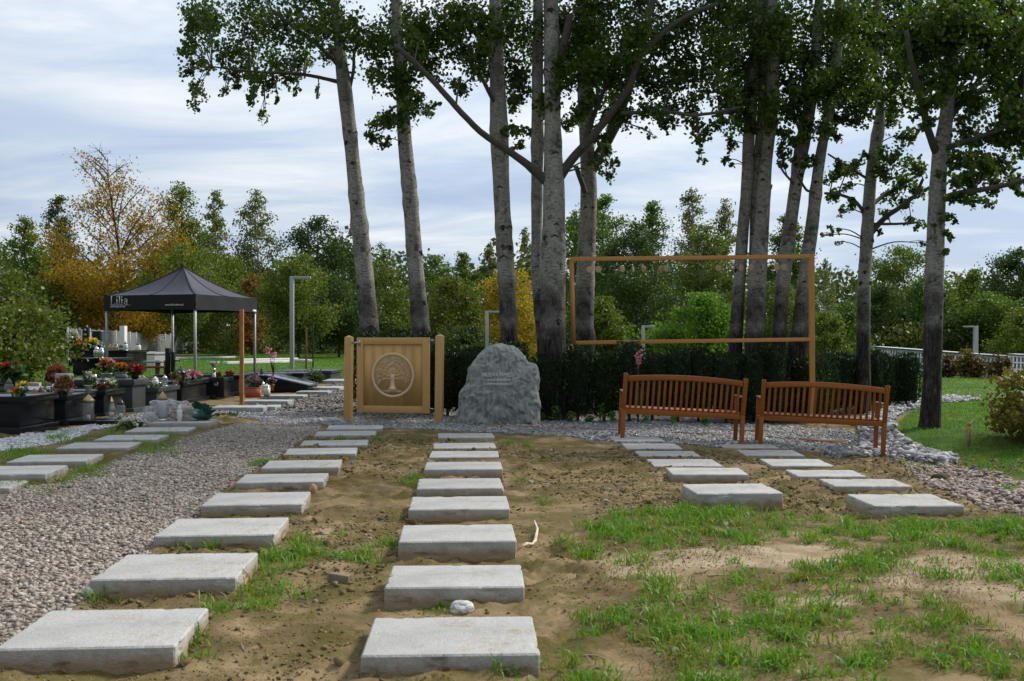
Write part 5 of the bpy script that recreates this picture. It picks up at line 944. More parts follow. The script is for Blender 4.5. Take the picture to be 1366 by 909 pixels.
tree('dark dense tree with spreading low crown behind the gate post', 452, 372, 100, 80, 'oval', 'dark', n_leaf=4800, low=.26)
tree('dark bushy tree close behind the leftmost poplar', 470, 338, 80, 100, 'oval', 'dark')
tree('olive tree with bare top twigs between the two left poplars', 516, 322, 84, 92, 'fan', 'olive', n_leaf=4600, bare=1)
tree('brownish olive tree right of the second poplar', 600, 372, 100, 78, 'bush', 'brown', n_leaf=5600, low=.03)
tree('green round-topped tree behind the brownish tree', 584, 344, 92, 110, 'oval', 'green')
tree('mid-green pointed tree left of the third poplar', 622, 338, 66, 118, 'cone', 'green', n_leaf=3600)
tree('pale slim birch just left of the third poplar', 654, 326, 40, 115, 'cone', 'birch', n_leaf=1700, name='birch_tree', trunk=TBW)
tree('bright yellow autumn tree behind the third poplar', 678, 362, 112, 74, 'bush', 'yellow', n_leaf=6500, low=.05, name='autumn_tree')
tree('grey-green birch between third and forked poplars', 702, 304, 44, 118, 'cone', 'birch', n_leaf=1900, name='birch_tree', trunk=TBW)
tree('dark green bush beneath the yellow autumn tree', 625, 436, 60, 66, 'bush', 'dark', n_leaf=3600, low=.02)
# behind the frame
tree('tall dark green tree at the frame left post', 806, 262, 100, 104, 'oval', 'green', n_leaf=7500)
tree('green tree peeping left of the frame behind the poplars', 764, 282, 60, 116, 'cone', 'green', n_leaf=3000)
tree('big dark leafy tree filling the frame centre', 850, 300, 120, 92, 'oval', 'dark', n_leaf=9500, low=.05)
tree('olive-topped tall tree above the frame centre', 874, 272, 78, 112, 'cone', 'green', n_leaf=5200)
tree('tallest airy birch above the frame', 922, 254, 70, 116, 'cone', 'birch', n_leaf=3600, name='birch_tree', trunk=TBW)
tree('thin-leaved birch right of the tallest birch', 966, 270, 66, 118, 'cone', 'birch', n_leaf=3000, name='birch_tree', trunk=TBW)
tree('olive birch between tallest birch and right poplar cluster', 944, 300, 84, 106, 'oval', 'olive', n_leaf=5200, name='birch_tree', trunk=TBW)
tree('bright green rounded bush inside the frame', 934, 393, 118, 58, 'bush', 'bright', n_leaf=7000, low=.03, name='round_bush')
tree('yellow-green low bush at the frame left', 806, 398, 70, 62, 'bush', 'olive', n_leaf=4200, low=.03, name='round_bush')
tree('dark bush low in the frame behind the distant lamp', 870, 412, 90, 96, 'bush', 'dark', n_leaf=3600, low=.02, name='round_bush')
tree('green tree behind the dark leaning poplar', 1048, 288, 74, 110, 'oval', 'green', n_leaf=5200)
tree('yellow-green tree right of the twin poplar low in frame', 1042, 380, 80, 76, 'bush', 'olive', n_leaf=4200, low=.04)
tree('yellow-green bush right of the frame post', 1102, 418, 66, 66, 'bush', 'olive', n_leaf=3200, low=.03, name='round_bush')
tree('small sparse white-stemmed birch right of the frame', 1101, 345, 42, 84, 'cone', 'birch', n_leaf=750, name='birch_tree', trunk=TBW, zb=-1)
tree('dark green tree between frame post and slim poplar', 1128, 405, 70, 96, 'bush', 'green', n_leaf=3600)
# right
tree('large dark olive tree between slim and lone poplars', 1206, 332, 118, 112, 'oval', 'olive', n_leaf=8000, low=.06)
tree('dark green tree behind the slim poplar', 1176, 380, 90, 104, 'bush', 'dark', n_leaf=5000)
tree('green broad tree behind the lone poplar', 1236, 372, 100, 106, 'bush', 'green', n_leaf=5600)
tree('brownish bush over the left end of the niche wall', 1196, 428, 92, 102, 'bush', 'brown', n_leaf=3600, low=.02, name='round_bush')
tree('open-crowned tree right of the lone poplar', 1292, 362, 84, 118, 'fan', 'olive', n_leaf=4600)
tree('dark tall tree at the right picture edge', 1356, 332, 104, 104, 'oval', 'dark', n_leaf=7500)
tree('green tree beyond the distant right lamp', 1326, 392, 100, 98, 'bush', 'green', n_leaf=5200)
tree('dark bush behind the right niche wall end', 1278, 420, 96, 100, 'bush', 'dark', n_leaf=4600, low=.02, name='round_bush')
tree('olive bush in front of the dark tall right tree', 1372, 412, 90, 90, 'bush', 'olive', n_leaf=4600, low=.02, name='round_bush')
mb = MB(); n = 60000; X = rng.uniform(-130, 120, n); Y = rng.uniform(126, 150, n); top = 12.5 + 6 * (fbm(X * .09, X * 0, o=3, s=15) - .5) * 2 - 3.5 * sstep(30, 80, X) - 3.0 * np.exp(-((X + 6) / 14) ** 2)
C = np.stack([X, Y, gz(X, Y) + rng.random(n) ** .7 * top * (.75 + .5 * fbm(X * .4, Y * .4, o=2, s=4))], -1); leaves(mb, C, rng.uniform(.5, 1.0, n), rng, RHO)
tag(mb.build('far_wood', M_leaf('far_wood_leaf', [(.045,.085,.02),(.065,.115,.022),(.09,.125,.022),(.05,.09,.022),(.12,.115,.022)], .25)), 'far dense autumn wood closing the view', kind='stuff')
mb = MB(); n = 15000; X = rng.uniform(-60, 22, n); Y = 100 + rng.uniform(0, 24, n); C = np.stack([X, Y, gz(X, Y) + rng.random(n) * (1.6 + 2.6 * fbm(X * .15, Y * .15, o=2, s=6))], -1); leaves(mb, C, rng.uniform(.3, .6, n), rng, RHO)
X = rng.uniform(22, 75, n); Y = 96 + rng.uniform(0, 26, n); C = np.stack([X, Y, gz(X, Y) + rng.random(n) * (2.0 + 4 * fbm(X * .15, Y * .15, o=2, s=6))], -1); leaves(mb, C, rng.uniform(.3, .6, n), rng, RHO)
tag(mb.build('undergrowth', M_leaf('undergrowth_leaf', [(.045,.072,.014),(.07,.10,.016),(.105,.115,.02),(.06,.088,.015)], .25)), 'low undergrowth along the wood edge', kind='stuff')
# ================================================================== GRAVES
GBLK = M_granite('black_granite', (.007, .007, .008), (.020, .021, .024), .10, .16); GGRY = M_granite('dark_grey_granite', (.030, .032, .035), (.07, .074, .08), .28, .2); GLGT = M_granite('light_granite', (.24, .24, .24), (.42, .42, .42), .35, .4); GMID = M_granite('mid_granite', (.10, .10, .10), (.22, .22, .22), .3, .4)
TOMBS = []
def tomb(label, x0, x1, y0, y1, top, body=GBLK, lid=GBLK, lid_t=.09, over=.05, base=True, split=False):
    zb = gz1((x0 + x1) / 2, y0); c = ((x0 + x1) / 2, (y0 + y1) / 2); w, d, h = abs(x1 - x0), y1 - y0, top - zb
    t = thing('granite_tomb', label, 'tomb', (c[0], c[1], zb), 0, 'granite tombs')
    if base: m = MB(); m.box((0, 0, .0), (w + .10, d + .14, .18)); m.build('plinth', body, t, bev=.008)
    m = MB(); m.box((0, 0, h / 2), (w, d, h - lid_t * .9 + .0)); m.build('body', body, t, bev=.006)
    if split:
        m = MB(); m.box((0, -d * .27, h - lid_t / 2), (w + over * 2, d * .47 + over, lid_t)); m.build('lid', lid, t, bev=.008); m = MB(); m.box((0, d * .26, h - lid_t / 2 + .02), (w + over * 2, d * .48 + over, lid_t)); m.build('lid', lid, t, bev=.008)
    else: m = MB(); m.box((0, 0, h - lid_t / 2), (w + over * 2, d + over * 2, lid_t)); m.build('lid', lid, t, bev=.008)
    TOMBS.append((min(x0, x1) - over, max(x0, x1) + over, y0 - over, y1 + over, top)); return t
tomb('polished black tomb nearest the camera, cut by the left edge', -6.92, -9.6, 14.0, 15.05, .665)
tomb('second black polished tomb with a projecting lid', -6.98, -9.4, 15.55, 16.55, .60)
tomb('low black tomb behind the tall glass lantern', -6.95, -9.5, 16.95, 17.75, .60)
tomb('dark grey speckled sarcophagus with a thick lid behind the lanterns', -6.9, -8.15, 18.1, 18.75, .74, GGRY, GGRY, .11)
tomb('long dark grey granite box with a small white price tag', -6.8, -8.6, 19.05, 20.2, .55, GGRY, GGRY)
tomb('black tomb behind the green crepe wrapping', -6.85, -9.0, 20.65, 22.3, .60)
tomb('black tomb with an upright rosette plaque on its front', -6.8, -8.9, 22.8, 24.1, .57)
tomb('black tomb with striped pale side near the timber post', -6.75, -8.8, 24.6, 26.2, .60, GGRY, GBLK)
tomb('low black tomb behind the terracotta planter', -6.5, -8.6, 27.2, 29.2, .50)
tomb('dark kerbed tomb under the pink gladiolus', -6.4, -8.4, 30.4, 32.4, .46, GGRY, GBLK)
tomb('low black tomb at the far end of the row by the lamp', -6.2, -8.0, 34.0, 36.0, .42, GGRY, GGRY)
tomb('black tomb under the spiky red plant, against the left hedge', -9.9, -11.4, 17.4, 19.6, .70)
# slanted stone, rear row, headstones
zb = gz1(-6, 27); m = MB(); m.prism([(-6.45, zb - .05), (-5.40, zb - .05), (-5.40, zb + .16), (-6.45, zb + .40)], 26.3, 27.6); t = thing('slanted_tombstone', 'black tombstone with a pale slanted polished top, by the pavers', 'tombstone'); m.build('body', GBLK, t, bev=.006)
m = MB(); m.prism([(-6.50, zb + .414), (-5.36, zb + .155), (-5.36, zb + .195), (-6.50, zb + .455)], 26.25, 27.65); m.build('top_plate', M_granite('polished_grey', (.045,.048,.055), (.10,.105,.115), .06), t, bev=.004)
def wbox(name, label, cat, uL, uR, vt, vb, Y, d, body, lid=None, group='rear tombs and headstones', lt=.1):
    a, b = W(uL, vb, Y), W(uR, vt, Y); zg = min(gz1((a.x + b.x) / 2, Y), a.z); t = thing(name, label, cat, ((a.x + b.x) / 2, Y + d / 2, zg), 0, group); w, h = b.x - a.x, b.z - zg
    m = MB(); m.box((0, 0, h / 2 - .03), (w, d, h - lt * .9 + .06 if lid else h + .06)); m.build('body', body, t, bev=.01)
    if lid: m = MB(); m.box((0, 0, h - lt / 2), (w + .12, d + .12, lt)); m.build('lid', lid, t, bev=.01)
    TOMBS.append((a.x - .1, b.x + .1, Y - .1, Y + d + .1, b.z)); return t
wbox('rear_tomb', 'black tomb with a grey frame below the orange lilies', 'tomb', 97, 150, 478, 500, 36, 1.8, GBLK, GBLK)
t = wbox('rear_tomb', 'tall black tomb carrying the row of small lanterns', 'tomb', 108, 169, 467.5, 494, 40, 2.2, GBLK, GBLK)
wbox('rear_tomb', 'grey granite tomb right of the tall black rear tomb', 'tomb', 169, 184, 470, 490, 43, 2, GMID, GLGT); wbox('rear_tomb', 'pale granite tomb with a light lid beside the grey one', 'tomb', 185, 202.5, 470.5, 486, 46, 2, GLGT, GLGT); wbox('rear_tomb', 'small dark tomb with pale lid left of the black cross', 'tomb', 202.5, 211.5, 474, 484, 49, 2, GMID, GLGT)
for lab, uL, uR, vt, Y, mt in (('narrow black headstone, leftmost beside the hedge',91.5,98,436,50,GBLK),('grey headstone right of the leftmost black one',98.5,105.5,437.5,52,GMID),('thin white headstone between grey and gilded ones',105.3,109,440,51,GLGT),('black headstone with gilded marks',109.5,117.5,436.5,50.5,GBLK),('broad low black headstone with a pale top edge',122.5,133.5,441,49,GBLK)): HS = wbox('headstone', lab, 'headstone', uL, uR, vt, 470, Y, .22, mt, GLGT if 'pale top' in lab else None, lt=.06)
gold = MB(); p = W(113.5, 450, 50.5)
for k in range(5): gold.box((0, -.115, .9 + k * .24), (.13, .012, .10))
gd = [o for o in bpy.data.objects if o.get('label') == 'black headstone with gilded marks'][0]; gold.build('gilded_mark', M_plain('gilt', (.60, .44, .14), .4, .5), gd)
wbox('stele', 'tall white marble stele left of the leaning trunk', 'headstone', 159.5, 166, 435, 470, 47, .35, M_plain('white_marble', (.66, .66, .66), .5, var=.08))
a = W(222, 508, 23.2); t = thing('granite_cross', 'tall black granite double stele with a cross arm', 'cross', (a.x + .075, 23.2, a.z - .04)); w = 6 / F * 23.2
m = MB(); m.box((-.04, 0, .40), (.095, .12, .80)); m.build('upright', GBLK, t, bev=.006); m = MB(); m.box((.075, .02, .355), (.075, .10, .71)); m.build('upright', GBLK, t, bev=.006); m = MB(); m.box((.165, .02, .50), (.11, .10, .045)); m.build('arm', GBLK, t, bev=.004)
p, q = W(191, 496, 33), W(223, 490, 33); t = thing('grave_bench', 'small grave bench with red-brown plank and grey leg', 'bench', ((p.x + q.x) / 2, 33, gz1(p.x, 33))); L = q.x - p.x; hz = q.z - gz1(p.x, 33)
m = MB(); m.box((0, 0, hz), (L, .3, .07)); m.build('plank', BW['x'], t, bev=.01)
for s in (-.0, .36): m = MB(); m.box((s * L + .06, .08, hz / 2 + .1), (.13, .16, hz + .25)); m.build('leg', GMID, t, bev=.01)
p = W(209, 482, 33.4); m = MB(); m.box((0, 0, 0), (.62, .4, .06)); tag(m.build('stone_shelf', GLGT, bev=.01, loc=(p.x + .05, 33.1, p.z - .02)), 'grey stone shelf above the small grave bench', 'shelf')

def sup(u, v):                                         # where a ray through (u, v) lands on a tomb top
    best = None
    for x0, x1, y0, y1, z in TOMBS:
        if (v - HV) < 3: continue
        Y = F * (EYE - z) / (v - HV); X = (u - CU) / F * Y; e = max(x0 - X, 0, X - x1) + max(y0 - Y, 0, Y - y1) * .5
        if best is None or e < best[0]: Yc = min(max(Y, y0 + .08), y1 - .08); best = (e, min(max((u - CU) / F * Yc, x0 + .08), x1 - .08), Yc, z)
    return Vector(best[1:])
GLASS = {}
def glass(name, col, rough=.08, alpha=.45):
    if name not in GLASS: GLASS[name] = NT(name).bsdf(col, rough, None, 0, .6, alpha=alpha)
    return GLASS[name]
CLR = glass('clear_glass', (.30, .32, .32), .05, .32); MILK = glass('milky_glass', (.72, .72, .68), .25, .92); VIO = glass('violet_glass', (.14, .12, .24), .1, .85); SMOKE = glass('smoked_glass', (.10, .10, .11), .08, .75)
SILV = M_plain('silver_metal', (.60, .60, .60), .22, .9, var=.1); GOLDM = M_plain('gold_metal', (.34, .25, .12), .35, .6); BLKP = M_plain('black_plastic', (.015, .015, .017), .3); WAX = M_plain('wax', (.72, .70, .62), .6)
def lantern(label, loc, h, w, gl, lid, base, style='round', flame=True):
    t = thing('grave_lantern', label, 'lantern', loc, rng.uniform(0, 1) if style != 'house' else .5, 'grave lanterns'); k = {'round': 16, 'square': 4, 'tri': 3, 'house': 4, 'heart': 14}[style]
    r = w / 2; m = MB(); m.lathe([(r * .55, 0), (r * .95, 0), (r * .95, h * .05), (r * .6, h * .10)], k); m.build('base', base, t)
    prof = {'round': [(r * .62, .10), (r, .18), (r, .62), (r * .72, .72)], 'square': [(r, .09), (r, .74)], 'tri': [(r * 1.1, .09), (r * .35, .74)], 'house': [(r * .8, .08), (r * .8, .55)], 'heart': [(r * .45, .10), (r * .95, .32), (r, .52), (r * .6, .70)]}[style]
    m = MB(); m.lathe([(a, b * h) for a, b in prof], k); m.build('glass_body', gl, t, smooth=style in ('round', 'heart'))
    m = MB(); m.lathe([(r * .34, h * .11), (r * .34, h * .30), (.004, h * .31)], 10); m.build('candle', WAX, t)
    m = MB(); top = prof[-1][0]; z = prof[-1][1] * h
    if style == 'house': m.lathe([(r * 1.35, z), (r * 1.35, z + h * .03), (r * .5, h * .84), (r * .2, h * .86), (r * .2, h * .93), (.004, h)], 4)
    else: m.lathe([(top * 1.12, z), (top * 1.12, z + h * .05), (top * .75, h * .86), (top * .45, h * .92), (.005, h)], k)
    m.build('lid', lid, t, smooth=style in ('round', 'heart')); return t
def lan(label, u, v, hpx, wpx, gl=CLR, lid=SILV, base=SILV, style='round', g=False):
    p = gp(u, v) if g else sup(u, v); lantern(label, p, hpx / F * p.y, wpx / F * p.y, gl, lid, base, style)
FOL = M_leaf('pot_foliage', [(.03,.075,.012),(.05,.11,.02),(.08,.15,.03)], .3)
def fl(name, *c): return M_leaf('petal_' + name, list(c), .25, .6)
RED = fl('red', (.38,.008,.012), (.50,.02,.02), (.25,.004,.01)); SALM = fl('salmon', (.62,.20,.13), (.72,.32,.22), (.50,.12,.07)); ORG = fl('orange', (.62,.16,.02), (.70,.26,.03), (.5,.09,.02)); WHT = fl('white', (.75,.74,.70), (.66,.62,.60), (.8,.78,.72)); CRM = fl('cream', (.72,.66,.36), (.75,.72,.62), (.62,.45,.50)); YEL = fl('yellow', (.72,.48,.02), (.75,.55,.06)); CRIM = fl('crimson', (.22,.006,.018), (.34,.012,.03)); PNK = fl('pink', (.62,.20,.30), (.72,.36,.44)); PUR = fl('purple', (.20,.10,.26), (.32,.18,.36), (.45,.32,.45)); DRY = fl('dry', (.24,.11,.03), (.33,.17,.05), (.18,.08,.02)); SPK = fl('spiky', (.20,.04,.03), (.28,.09,.05), (.12,.05,.03))
TERRA = M_plain('terracotta', (.42, .13, .055), .7, var=.15); WPOT = M_plain('white_pot', (.66, .68, .67), .5, var=.08); GPOT = M_plain('grey_pot', (.22, .23, .24), .7); DPOT = M_plain('dark_pot', (.03, .03, .033), .6)
def flowers(label, loc, hpot, wpot, pot, hp, wp, petal, nb, bs, nf=120, box=False, name='flower_pot', cat='flowers', fol=FOL, round_=.5):
    t = thing(name, label, cat, loc, 0, 'flowers on the graves')
    if pot:
        m = MB()
        if box: m.box((0, 0, hpot / 2), (wpot, wpot * .6, hpot)); m.box((0, 0, hpot - .012), (wpot * 1.06, wpot * .66, .024))
        else: m.lathe([(wpot * .36, 0), (wpot * .5, hpot * .88), (wpot * .54, hpot * .88), (wpot * .54, hpot), (wpot * .45, hpot)], 14)
        m.build('pot', pot, t)
    if nf:
        m = MB(); C = rng.normal(0, 1, (nf, 3)) * np.array((wp * .26, wp * .2, hp * .24)) + (0, 0, hpot + hp * .42); C[:, 2] = np.maximum(C[:, 2], hpot * .8 + .01); leaves(m, C, bs * 1.2 * rng.uniform(.7, 1.6, nf), rng)
        for _ in range(12): a = rng.normal(0, 1, 2); m.tube([(0, 0, hpot * .8), (a[0] * wp * .25, a[1] * wp * .2, hpot + hp * .8)], .004, 4)
        m.build('foliage', fol, t)
    if nb:
        m = MB(); q = rng.normal(size=(nb, 3)); q /= np.linalg.norm(q, axis=1, keepdims=True); q[:, 2] = np.abs(q[:, 2]); B = q * rng.uniform(.75, 1, (nb, 1)) * np.array((wp / 2, wp * .4, hp * round_)) + (0, 0, hpot + hp * (1 - round_))
        C = np.repeat(B, 7, 0) + rng.normal(0, bs * .3, (nb * 7, 3)); leaves(m, C, bs * rng.uniform(.7, 1.2, len(C)), rng); m.build('blossoms', petal, t)
    return t
def flo(label, u, v, hpot_px, wpot_px, pot, hp_px, wp_px, petal, nb, bs, g=False, **k):
    p = gp(u, v) if g else sup(u, v); s = p.y / F; return flowers(label, p, hpot_px * s, wpot_px * s, pot, hp_px * s, wp_px * s, petal, nb, bs, **k)
# front tombs
flo('two big red blooms over green leaves in a dark vase', 16, 517, 9, 8, DPOT, 26, 26, RED, 5, .085, nf=220, round_=.25)
lan('round heart-shaped clear glass lantern at the left edge', 12, 534, 22, 12, CLR, SMOKE, SILV, 'heart')
lan('dark violet slim lantern in front of the grey plaque', 34.5, 533, 13, 6, VIO, SMOKE, BLKP)
lan('silver lantern with dark cap beside the red-capped cup', 66, 527, 17, 8, SILV, SMOKE, SILV); lan('silver-banded lantern right of the dark-capped one', 71.5, 526, 14, 8, CLR, SILV, SILV); lan('small gold-topped lantern left of the silver pair', 57, 529, 9, 5, CLR, GOLDM, GOLDM); lan('small white and red cup lantern in front of the silver pair', 61.5, 530, 9, 4.5, MILK, fl and TERRA, SILV)
flo('low yellow flower bunch at the left beside the plaque', 30, 520, 0, 0, None, 9, 14, YEL, 12, .05, nf=30); flo('small leafy green clump at the foot of the heart lantern', 3, 537, 0, 0, None, 8, 12, YEL, 0, .05, nf=60)
p = sup(40, 521); m = MB(); m.box((0, 0, .03), (.42, .22, .02), Matrix.Rotation(.22, 3, 'X')); o = m.build('grave_plaque', M_granite('plaque_stone', (.30,.31,.35), (.45,.46,.50), .2), bev=.004, loc=p); tag(o, 'pale grey flat plaque lying on the second tomb', 'plaque')
p = sup(44, 515); m = MB(); m.box((0, 0, .05), (.26, .10, .10)); tag(m.build('stone_block', M_plain('sandstone', (.42,.34,.28), .8), bev=.008, loc=p), 'small beige stone block behind the grey plaque', 'block')
flo('spiky dark red grass plant in a dark pot', 74, 520, 12, 11, DPOT, 18, 22, SPK, 0, .10, nf=160, fol=SPK)
p = sup(86, 524); m = MB(); m.box((0, 0, .15), (.26, .16, .32), Matrix.Rotation(-.3, 3, 'Z')); tag(m.build('grey_memorial_stone', GLGT, bev=.02, loc=p), 'light grey memorial stone with rounded edges by the red plant', 'memorial stone')
bush('small_shrub', 'bright green rounded shrub in front of the rear black tomb', (gp(105, 512).x - .6, 23.5, gz1(-10, 23.5) + .2), (.24, .22, .22), 1300, .045, LM['bright'], 'shrub', 20, stems=3, core_k=.5)
bush('small_shrub', 'darker green small shrub right of the bright one', (W(128, 500, 25).x, 25, gz1(-10, 25) + .2), (.18, .18, .17), 900, .045, LM['green'], 'shrub', 20, stems=3, core_k=.5)
flo('salmon leafy plant in the left white pot', 138.5, 507, 9, 7, WPOT, 20, 15, SALM, 26, .06, nf=50); flo('salmon leafy plant in the right white pot', 146, 507, 9, 7, WPOT, 19, 14, SALM, 22, .06, nf=50)
flo('orange-red flowers in a grey box planter', 162, 502, 8, 14, GPOT, 12, 16, ORG, 26, .05, nf=60, box=True); flo('dark crimson chrysanthemums behind the white flowers', 180, 506, 5, 10, DPOT, 14, 22, CRIM, 26, .06, nf=60)
flo('long bunch of cream and lilac chrysanthemums on the sarcophagus', 142, 519, 0, 0, None, 13, 28, CRM, 60, .035, nf=140); flo('white and pink flowers in a white pot at the sarcophagus end', 157.5, 523, 9, 9, WPOT, 17, 16, WHT, 22, .04, nf=60); flo('trailing white flowers beside the dark lantern', 183, 515, 0, 0, None, 16, 20, WHT, 44, .045, nf=40); flo('crimson flowers between cream and white bunches', 166, 516, 0, 0, None, 16, 14, CRIM, 14, .06, nf=40)
flo('ball of dried brown heather in a dark pot', 192.5, 527, 6, 12, DPOT, 19, 24, DRY, 110, .04, nf=30, fol=DRY, round_=.8)
lan('dark framed lantern under the trailing white flowers', 174, 521, 17, 10, SMOKE, BLKP, BLKP, 'square')
lan('white domed lantern on the grey box', 207, 517.5, 15, 9, MILK, WPOT, SILV); lan('silver ball-topped lantern right of the white domed one', 221, 515.5, 15, 8, CLR, SILV, SILV); lan('low white cup lantern between the two on the grey box', 214, 516.5, 7, 6, MILK, SILV, SILV)
flo('brown and yellow flower arrangement in a pale pot', 243, 513, 5, 7, WPOT, 11, 13, DRY, 14, .05, nf=60); lan('silver lantern with dark top behind the arrangement', 248.5, 510, 15, 6, CLR, SMOKE, SILV); lan('clear low glass lantern right of the arrangement', 256, 512.5, 7, 7, CLR, SILV, SILV)
p = sup(266, 509); m = MB(); m.box((0, 0, .09), (.16, .14, .19)); tag(m.build('black_vase', GBLK, bev=.006, loc=p), 'square black granite vase behind the orange flowers', 'vase')
flo('small orange flowers beside the black vase', 269, 510.5, 0, 0, None, 6, 9, ORG, 9, .05, nf=20); lan('small silver lantern right of the orange flowers', 276, 510.5, 10, 6, MILK, SILV, SILV)
p = sup(286, 506); t = thing('chalice_lamp', 'tall silver chalice lamp standing before the lawn', 'lamp', p); s = p.y / F; m = MB(); m.lathe([(3*s, 0), (1.2*s, 2*s), (1.2*s, 10*s), (2*s, 11*s), (2*s, 13*s), (1*s, 14*s)], 12); m.build('stem', SILV, t, smooth=True); m = MB(); m.lathe([(1*s, 14*s), (3.4*s, 18*s), (8.2*s, 23*s), (7.6*s, 23*s), (3*s, 18.6*s)], 16); m.build('bowl', SILV, t, smooth=True)
m = MB(); p = Vector((-6.72, 22.9, gz1(-6.7, 23))); m.box((.0, .35, .25), (.05, .5, .40)); m.box((-.05, -.10, .28), (.36, .05, .46)); t = m.build('rosette_plaque', GBLK, bev=.006, loc=p); tag(t, 'upright black plaque with a silver rosette', 'plaque')
m = MB()
for k in range(8): a = k * PI / 4; m.lathe([(.001, 0), (.022, .004), (.001, .008)], 6, (0, 0, 0)); m.V[-1] = m.V[-1] @ np.array(Matrix.Rotation(PI/2, 3, 'X')).T + np.array((-.05 + .035 * math.cos(a), -.126, .36 + .035 * math.sin(a)))
m.build('rosette', SILV, t)
lan('small black house-shaped lantern on the tomb left of the timber post', 310, 505, 11, 8, SMOKE, BLKP, BLKP, 'house'); lan('large black house-shaped lantern with pitched roof behind the planter', 342, 510, 21, 14, SMOKE, BLKP, BLKP, 'house')
g_ = gp(338, 536); flowers('terracotta trough of purple and white heather on the pavers', (g_.x, g_.y, g_.z + .09), 14 * g_.y / F, 19 * g_.y / F, TERRA, 16 * g_.y / F, 20 * g_.y / F, PUR, 46, .045, nf=90, box=True)
g_ = gp(356, 534); lantern('pale square lantern on a black foot beside the planter', (g_.x, g_.y, g_.z + .09), 17 * g_.y / F, 9 * g_.y / F, MILK, SILV, BLKP, 'square'); g_ = gp(351, 529); lantern('white cylinder lantern behind the pale square one', (g_.x, g_.y, g_.z + .09), 15 * g_.y / F, 6 * g_.y / F, MILK, SILV, SILV)
g_ = gp(362, 526); flowers('purple flowers in a small terracotta pot', (g_.x, g_.y, g_.z + .09), 8 * g_.y / F, 8 * g_.y / F, TERRA, 9 * g_.y / F, 12 * g_.y / F, PUR, 16, .05, nf=40)
def spike(label, u, v, tops, petal, name='gladiolus', g=False):
    p = gp(u, v) if g else sup(u, v); t = thing(name, label, 'flower', p); s = p.y / F; m, b = MB(), MB()
    for du, hp in tops:
        P = np.array([(0, 0, 0), (du * .4 * s, 0, hp * .5 * s), (du * s, 0, hp * s)]); m.tube(P, [.010, .008, .004], 5); n = 26; f = rng.uniform(.62, 1.0, n)[:, None]; C = P[1] + (P[2] - P[1]) * f + rng.normal(0, .035, (n, 3)); leaves(b, C, rng.uniform(.05, .09, n), rng)
        for _ in range(5): a = rng.normal(0, .03, 2); m.bar((0, 0, 0), (a[0] + du * .3 * s, a[1], hp * .5 * s), .025, .003)
    m.build('stem', FOL, t); b.build('blossoms', petal, t)
spike('tall pink gladiolus leaning left on a grave', 367, 503, [(-8, 37), (2, 29)], PNK)
spike('pink and white hollyhock growing in front of the hedge behind the left bench', 851, 566, [(1, 98)], PNK, 'hollyhock', True)
flo('pale pink flowers at the far end of the grave row', 403, 507, 0, 0, None, 12, 15, PNK, 20, .08, nf=40); g_ = gp(421, 512); bush('small_shrub', 'dark round shrub at the far right end of the grave row', (g_.x, g_.y, g_.z), (.24, .24, .20), 900, .05, LM['dark'], 'shrub', 24, stems=3, core_k=.5)
# ground lanterns and bouquet at the path end
lan('tall square clear glass lantern with a gilded angel-like top', 118, 566, 40, 15, CLR, GOLDM, GOLDM, 'square', True); lan('pyramid-shaped clear glass lantern on the low black kerb', 148.5, 560, 31, 16, CLR, GOLDM, SILV, 'tri', True); lan('round-bellied glass jar lantern with black cap', 161, 560, 28, 12, CLR, BLKP, BLKP, 'round', True); lan('slim bottle lantern leaning at the low black tomb', 138, 557, 24, 8, CLR, WPOT, SILV, 'round', True)
g_ = gp(170, 548); m = MB(); m.box((0, 0, .13), (.44, .26, .22)); m.box((0, 0, .25), (.46, .28, .03)); tag(m.build('foam_box', M_plain('white_foam', (.66, .67, .68), .8, var=.06), bev=.008, loc=(g_.x, g_.y, g_.z)), 'white foam box on the gravel by the jar lantern', 'box')
tg = MB(); p = Vector((-7.35, 18.985, .38)); tg.box((0, 0, 0), (.07, .006, .07)); gb_ = [o for o in bpy.data.objects if o.get('label', '').startswith('long dark grey granite box')][0]; q = gb_.location; o = tg.build('price_tag', LETTER, gb_, loc=(.55, -1.15 / 2 - .006, .30))
m = MB(); k0 = gp(150, 566); m.box((-.2, .1, .03), (.9, .5, .07)); tag(m.build('granite_kerb', GBLK, bev=.006, loc=k0), 'low flat black granite kerb under the glass lanterns', 'kerb')
SL = SLAB_END.location; zt = SL.z + SLAB_END.dimensions.z / 2 + .0
def on_slab(u, dy): Y = SL.y + dy; return Vector(((u - CU) / F * Y, Y, zt))
p = on_slab(217, .05); lantern('big silver grave lantern with gilded cap on the last left slab', p, 39 / F * p.y, 15 / F * p.y, glass('silvered_glass', (.46, .46, .50), .16, .9), GOLDM, SILV); p = on_slab(239.5, -.12); lantern('slim white glass lantern in front of the wrapped bouquet', p, 23 / F * p.y, 7 / F * p.y, MILK, MILK, SILV)
def crumple(name, mat, parent, c, rad, sd, amp=.5, sub=4):
    o = lump(name, c, rad, mat, None, None, sd, sub, amp); o.parent = parent; return o
p = on_slab(240, .16); t = thing('wrapped_bouquet', 'bouquet in crumpled clear foil with dark green crepe paper, lying on a slab', 'bouquet', p); s = p.y / F
FOIL = NT('clear_foil'); FOIL = FOIL.bsdf(FOIL.ramp(FOIL.noise(FOIL.coord(), 14, 4, .7), [(.4, (.45, .47, .48)), (.65, (.85, .86, .87))]), .18, FOIL.bump(FOIL.noise(FOIL.coord(), 18, 4, .8), 1, .03), 0, .8, alpha=.42)
crumple('foil_wrap', FOIL, t, (-6 * s, 0, 13 * s), (31 * s, .16, 15 * s), 31, .8); crumple('foil_wrap', FOIL, t, (-32 * s, -.05, 9 * s), (14 * s, .14, 11 * s), 37, .7)
